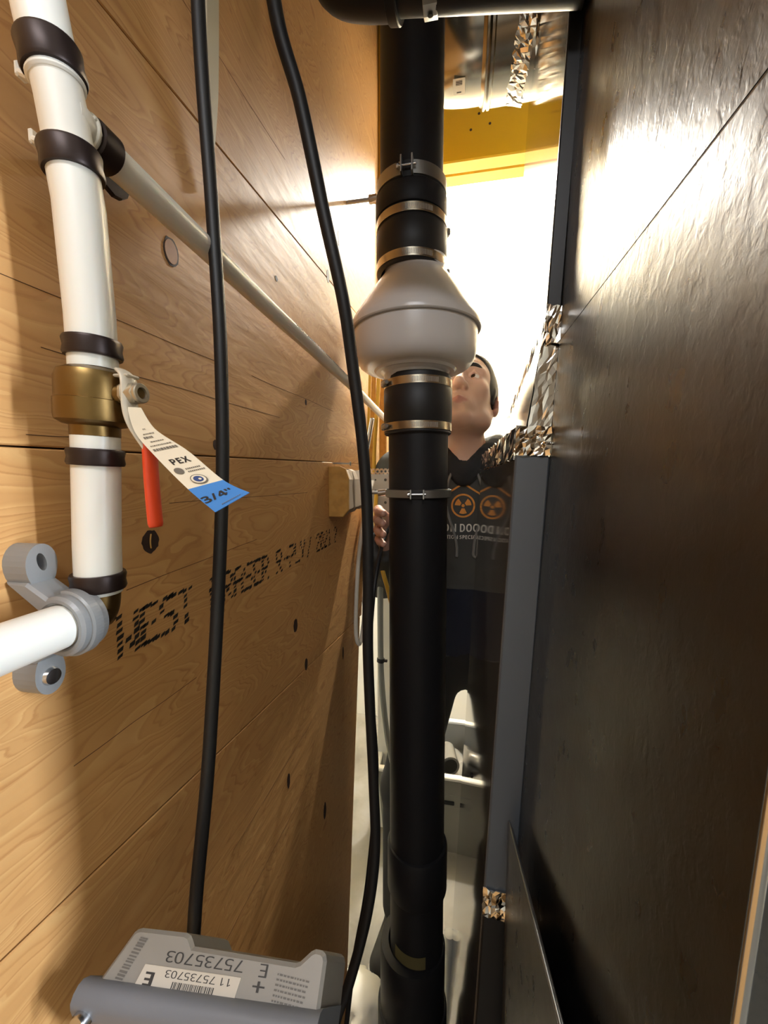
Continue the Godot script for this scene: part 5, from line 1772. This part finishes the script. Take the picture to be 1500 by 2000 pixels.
	# fold creases
	for c in [[Vector3(-0.12, 1.34, -0.94), Vector3(-0.03, 1.22, -0.915)], [Vector3(-0.09, 1.15, -0.93), Vector3(0.10, 1.12, -0.93)], [Vector3(-0.10, 1.19, -0.935), Vector3(0.02, 1.16, -0.925)], [Vector3(-0.19, 1.24, -0.92), Vector3(-0.13, 1.20, -0.93)]]:
		g.cap(c[0], c[1], 0.010, 0.007, 0.02, true)
	g.cap(neck + Vector3(-0.002, 0.03, 0.05), neck + Vector3(-0.004, -0.03, 0.085), 0.050, 0.018, 0.015, true)
	g.cap(neck + Vector3(0, 0.10, 0.0), neck + Vector3(0, 0.0, 0.012), 0.062, 0.058, 0.01, true)
	g.slice(Vector3(0, 0.93, 0), Vector3(0, -1, 0))
	var arm := (wrR - elR).normalized()
	g.cap(wrR + arm * 0.092, wrR + arm * 0.16, 0.048, 0.055, 0.004, true)
	var gst := mb()
	g.mesh_into(gst, Transform3D(), none)
	var hoodie := part("hoodie", gst.commit(), M["hoodie fleece"], man)
	# dark hood collar
	var cst := mb()
	var hc := Field.new(Vector3(-0.15, 1.32, -1.25), Vector3(0.19, 1.56, -0.86), 0.008)
	var loop := [neck + Vector3(-0.006, -0.055, 0.125), neck + Vector3(-0.048, -0.005, 0.088), neck + Vector3(-0.084, 0.030, 0.02), neck + Vector3(-0.075, 0.035, -0.06), neck + Vector3(0.0, 0.02, -0.11), neck + Vector3(0.075, 0.035, -0.06), neck + Vector3(0.084, 0.030, 0.015), neck + Vector3(0.045, -0.005, 0.085), neck + Vector3(-0.004, -0.055, 0.125)]
	var lp := spline(loop, 3)
	for i in lp.size() - 1:
		hc.cap(lp[i], lp[i + 1], 0.021, 0.021, 0.012)
	hc.ell(neck + Vector3(0, -0.04, -0.12), Vector3(0.10, 0.08, 0.05), Basis(), 0.03)
	hc.mesh_into(cst, Transform3D(), none)
	part("hood", cst.commit(), M["hood lining"], man, "dark hood collar")
	# pouch below the print, dark blue
	var pst := mb()
	var pouch := func(u: float, v: float) -> Vector3:
		var x := lerpf(-0.13, 0.145, u)
		var y := lerpf(0.945, 1.125, v)
		return Vector3(x, y, g.front(x, y) + 0.004)
	sheet(pst, 24, 14, pouch, 0.004, Vector3(0, 0, 1))
	part("front_pocket", pst, M["navy cloth"], hoodie, "dark navy front pocket")
	# print on the chest, laid on the cloth
	var pc := Vector2(0.0185, 1.332)
	var lay := func(o: Vector2) -> Callable:
		return func(x: float, y: float):
			var q := Vector2(o.x + x, o.y + y)
			return [Vector3(q.x, q.y, g.front(q.x, q.y) + 0.0022), Vector3(0, 0, 1)]
	part("lettering", lettering("RADON DOCTOR", 0.0190, lay.call(Vector2(pc.x - 0.006, pc.y - 0.053)), true, "Droid Sans", 0.80), M["print white"], hoodie)
	part("lettering", lettering("MITIGATION SPECIALISTS", 0.0088, lay.call(Vector2(pc.x - 0.010, pc.y - 0.075)), true, "Droid Sans", 0.92), M["print white"], hoodie)
	var lst := mb()
	lst.set_smooth_group(-1)
	var P3 := func(x: float, y: float) -> Vector3: return Vector3(pc.x + x, pc.y + y, g.front(pc.x + x, pc.y + y) + 0.0022)
	for i in 48:
		var a0 := TAU * i / 48
		var a1 := TAU * (i + 1) / 48
		quad(lst, P3.call(cos(a0) * 0.0240, sin(a0) * 0.0240), P3.call(cos(a0) * 0.0282, sin(a0) * 0.0282), P3.call(cos(a1) * 0.0282, sin(a1) * 0.0282), P3.call(cos(a1) * 0.0240, sin(a1) * 0.0240))
	for w in 3:
		for i in 6:
			var a0 := -PI / 2 + w * TAU / 3 - 0.47 + i * 0.157
			var a1 := a0 + 0.157
			quad(lst, P3.call(cos(a0) * 0.0065, sin(a0) * 0.0065), P3.call(cos(a0) * 0.0195, sin(a0) * 0.0195), P3.call(cos(a1) * 0.0195, sin(a1) * 0.0195), P3.call(cos(a1) * 0.0065, sin(a1) * 0.0065))
	for i in 12:
		var a0 := TAU * i / 12
		var a1 := TAU * (i + 1) / 12
		tri(lst, P3.call(0, 0), P3.call(cos(a0) * 0.0038, sin(a0) * 0.0038), P3.call(cos(a1) * 0.0038, sin(a1) * 0.0038))
	var roof := [Vector2(-0.075, 0.004), Vector2(-0.038, 0.0285), Vector2(0.0, 0.0525), Vector2(0.038, 0.0285), Vector2(0.075, 0.004)]
	for k in 4:
		var a: Vector2 = roof[k]
		var b: Vector2 = roof[k + 1]
		var nn := Vector2(-(b - a).y, (b - a).x).normalized() * 0.0021
		for i in 6:
			var p := a.lerp(b, i / 6.0)
			var q := a.lerp(b, (i + 1) / 6.0)
			quad(lst, P3.call(p.x - nn.x, p.y - nn.y), P3.call(q.x - nn.x, q.y - nn.y), P3.call(q.x + nn.x, q.y + nn.y), P3.call(p.x + nn.x, p.y + nn.y))
	part("chest_emblem", lst, M["print orange"], hoodie, "orange roof line over a three-bladed round emblem")
	# drawstrings
	for s in [-1.0, 1.0]:
		var dst := mb()
		var dp := []
		for i in 12:
			var q := i / 11.0
			var x: float = neck.x + s * (0.030 + 0.014 * sin(q * 5.0)) + (0.0 if s < 0 else -0.004 + q * 0.012)
			var y := 1.415 - q * 0.205
			dp.append(Vector3(x, y, g.front(x, y) + 0.0035 + (0.014 * (1.0 - q) if q < 0.3 else 0.003)))
		if s > 0:
			dp.append(Vector3(neck.x + 0.052, 1.203, g.front(neck.x + 0.052, 1.203) + 0.004))
			dp.append(Vector3(neck.x + 0.060, 1.207, g.front(neck.x + 0.060, 1.207) + 0.004))
		sweep(dst, spline(dp, 4), 0.0032, 8)
		part("drawstring", dst, M["cord"], hoodie)
	# trousers
	var tr := Field.new(Vector3(-0.30, 0.02, -1.32), Vector3(0.34, 1.06, -0.90), 0.011)
	tr.cap(pelvis + Vector3(0, 0.06, 0), pelvis, 0.118, 0.115, 0.05)
	tr.cap(hipR, knR, 0.090, 0.068, 0.035)
	tr.cap(knR, anR + Vector3(0, 0.0, 0.01), 0.068, 0.055, 0.03)
	tr.cap(hipL, knL, 0.090, 0.068, 0.035)
	tr.cap(knL, anL + Vector3(0, 0.0, 0.01), 0.068, 0.055, 0.03)
	tr.slice(Vector3(0, 0.062, 0), Vector3(0, -1, 0))
	var tst := mb()
	tr.mesh_into(tst, Transform3D(), none)
	part("trousers", tst.commit(), M["black cloth"], man)
	# shoes
	for a in [[anR, Vector3(-0.030, 0, 0.135)], [anL, Vector3(0.045, 0, 0.130)]]:
		var heel: Vector3 = a[0] + Vector3(0, -0.045, -0.03)
		var toe: Vector3 = a[0] + a[1] + Vector3(0, -0.045, 0)
		var sf := Field.new(heel.min(toe) - Vector3(0.08, 0.05, 0.08), heel.max(toe) + Vector3(0.08, 0.12, 0.08), 0.006)
		sf.cap(heel, toe, 0.036, 0.040, 0.02)
		sf.cap(heel + Vector3(0, 0.015, 0.02), a[0] + Vector3(0, 0.03, 0), 0.038, 0.040, 0.03)
		sf.slice(Vector3(0, 0.020, 0), Vector3(0, -1, 0))
		var sst := mb()
		sf.mesh_into(sst, Transform3D(), none)
		var shoe := part("shoe", sst.commit(), M["shoe upper"], man)
		var so := Field.new(heel.min(toe) - Vector3(0.08, 0.06, 0.08), heel.max(toe) + Vector3(0.08, 0.05, 0.08), 0.006)
		so.cap(Vector3(heel.x, 0.014, heel.z), Vector3(toe.x, 0.014, toe.z), 0.040, 0.045, 0.02)
		so.slice(Vector3(0, 0.0005, 0), Vector3(0, -1, 0))
		so.slice(Vector3(0, 0.026, 0), Vector3(0, 1, 0))
		sst = mb()
		so.mesh_into(sst, Transform3D(), none)
		part("sole", sst.commit(), M["shoe sole"], shoe)

func ball(r: float, n: int) -> Array:
	var out := []
	for i in n + 1:
		var a := -PI / 2 + PI * i / n
		out.append(Vector2(maxf(0.0, cos(a) * r) if i > 0 and i < n else 0.0, sin(a) * r))
	return out
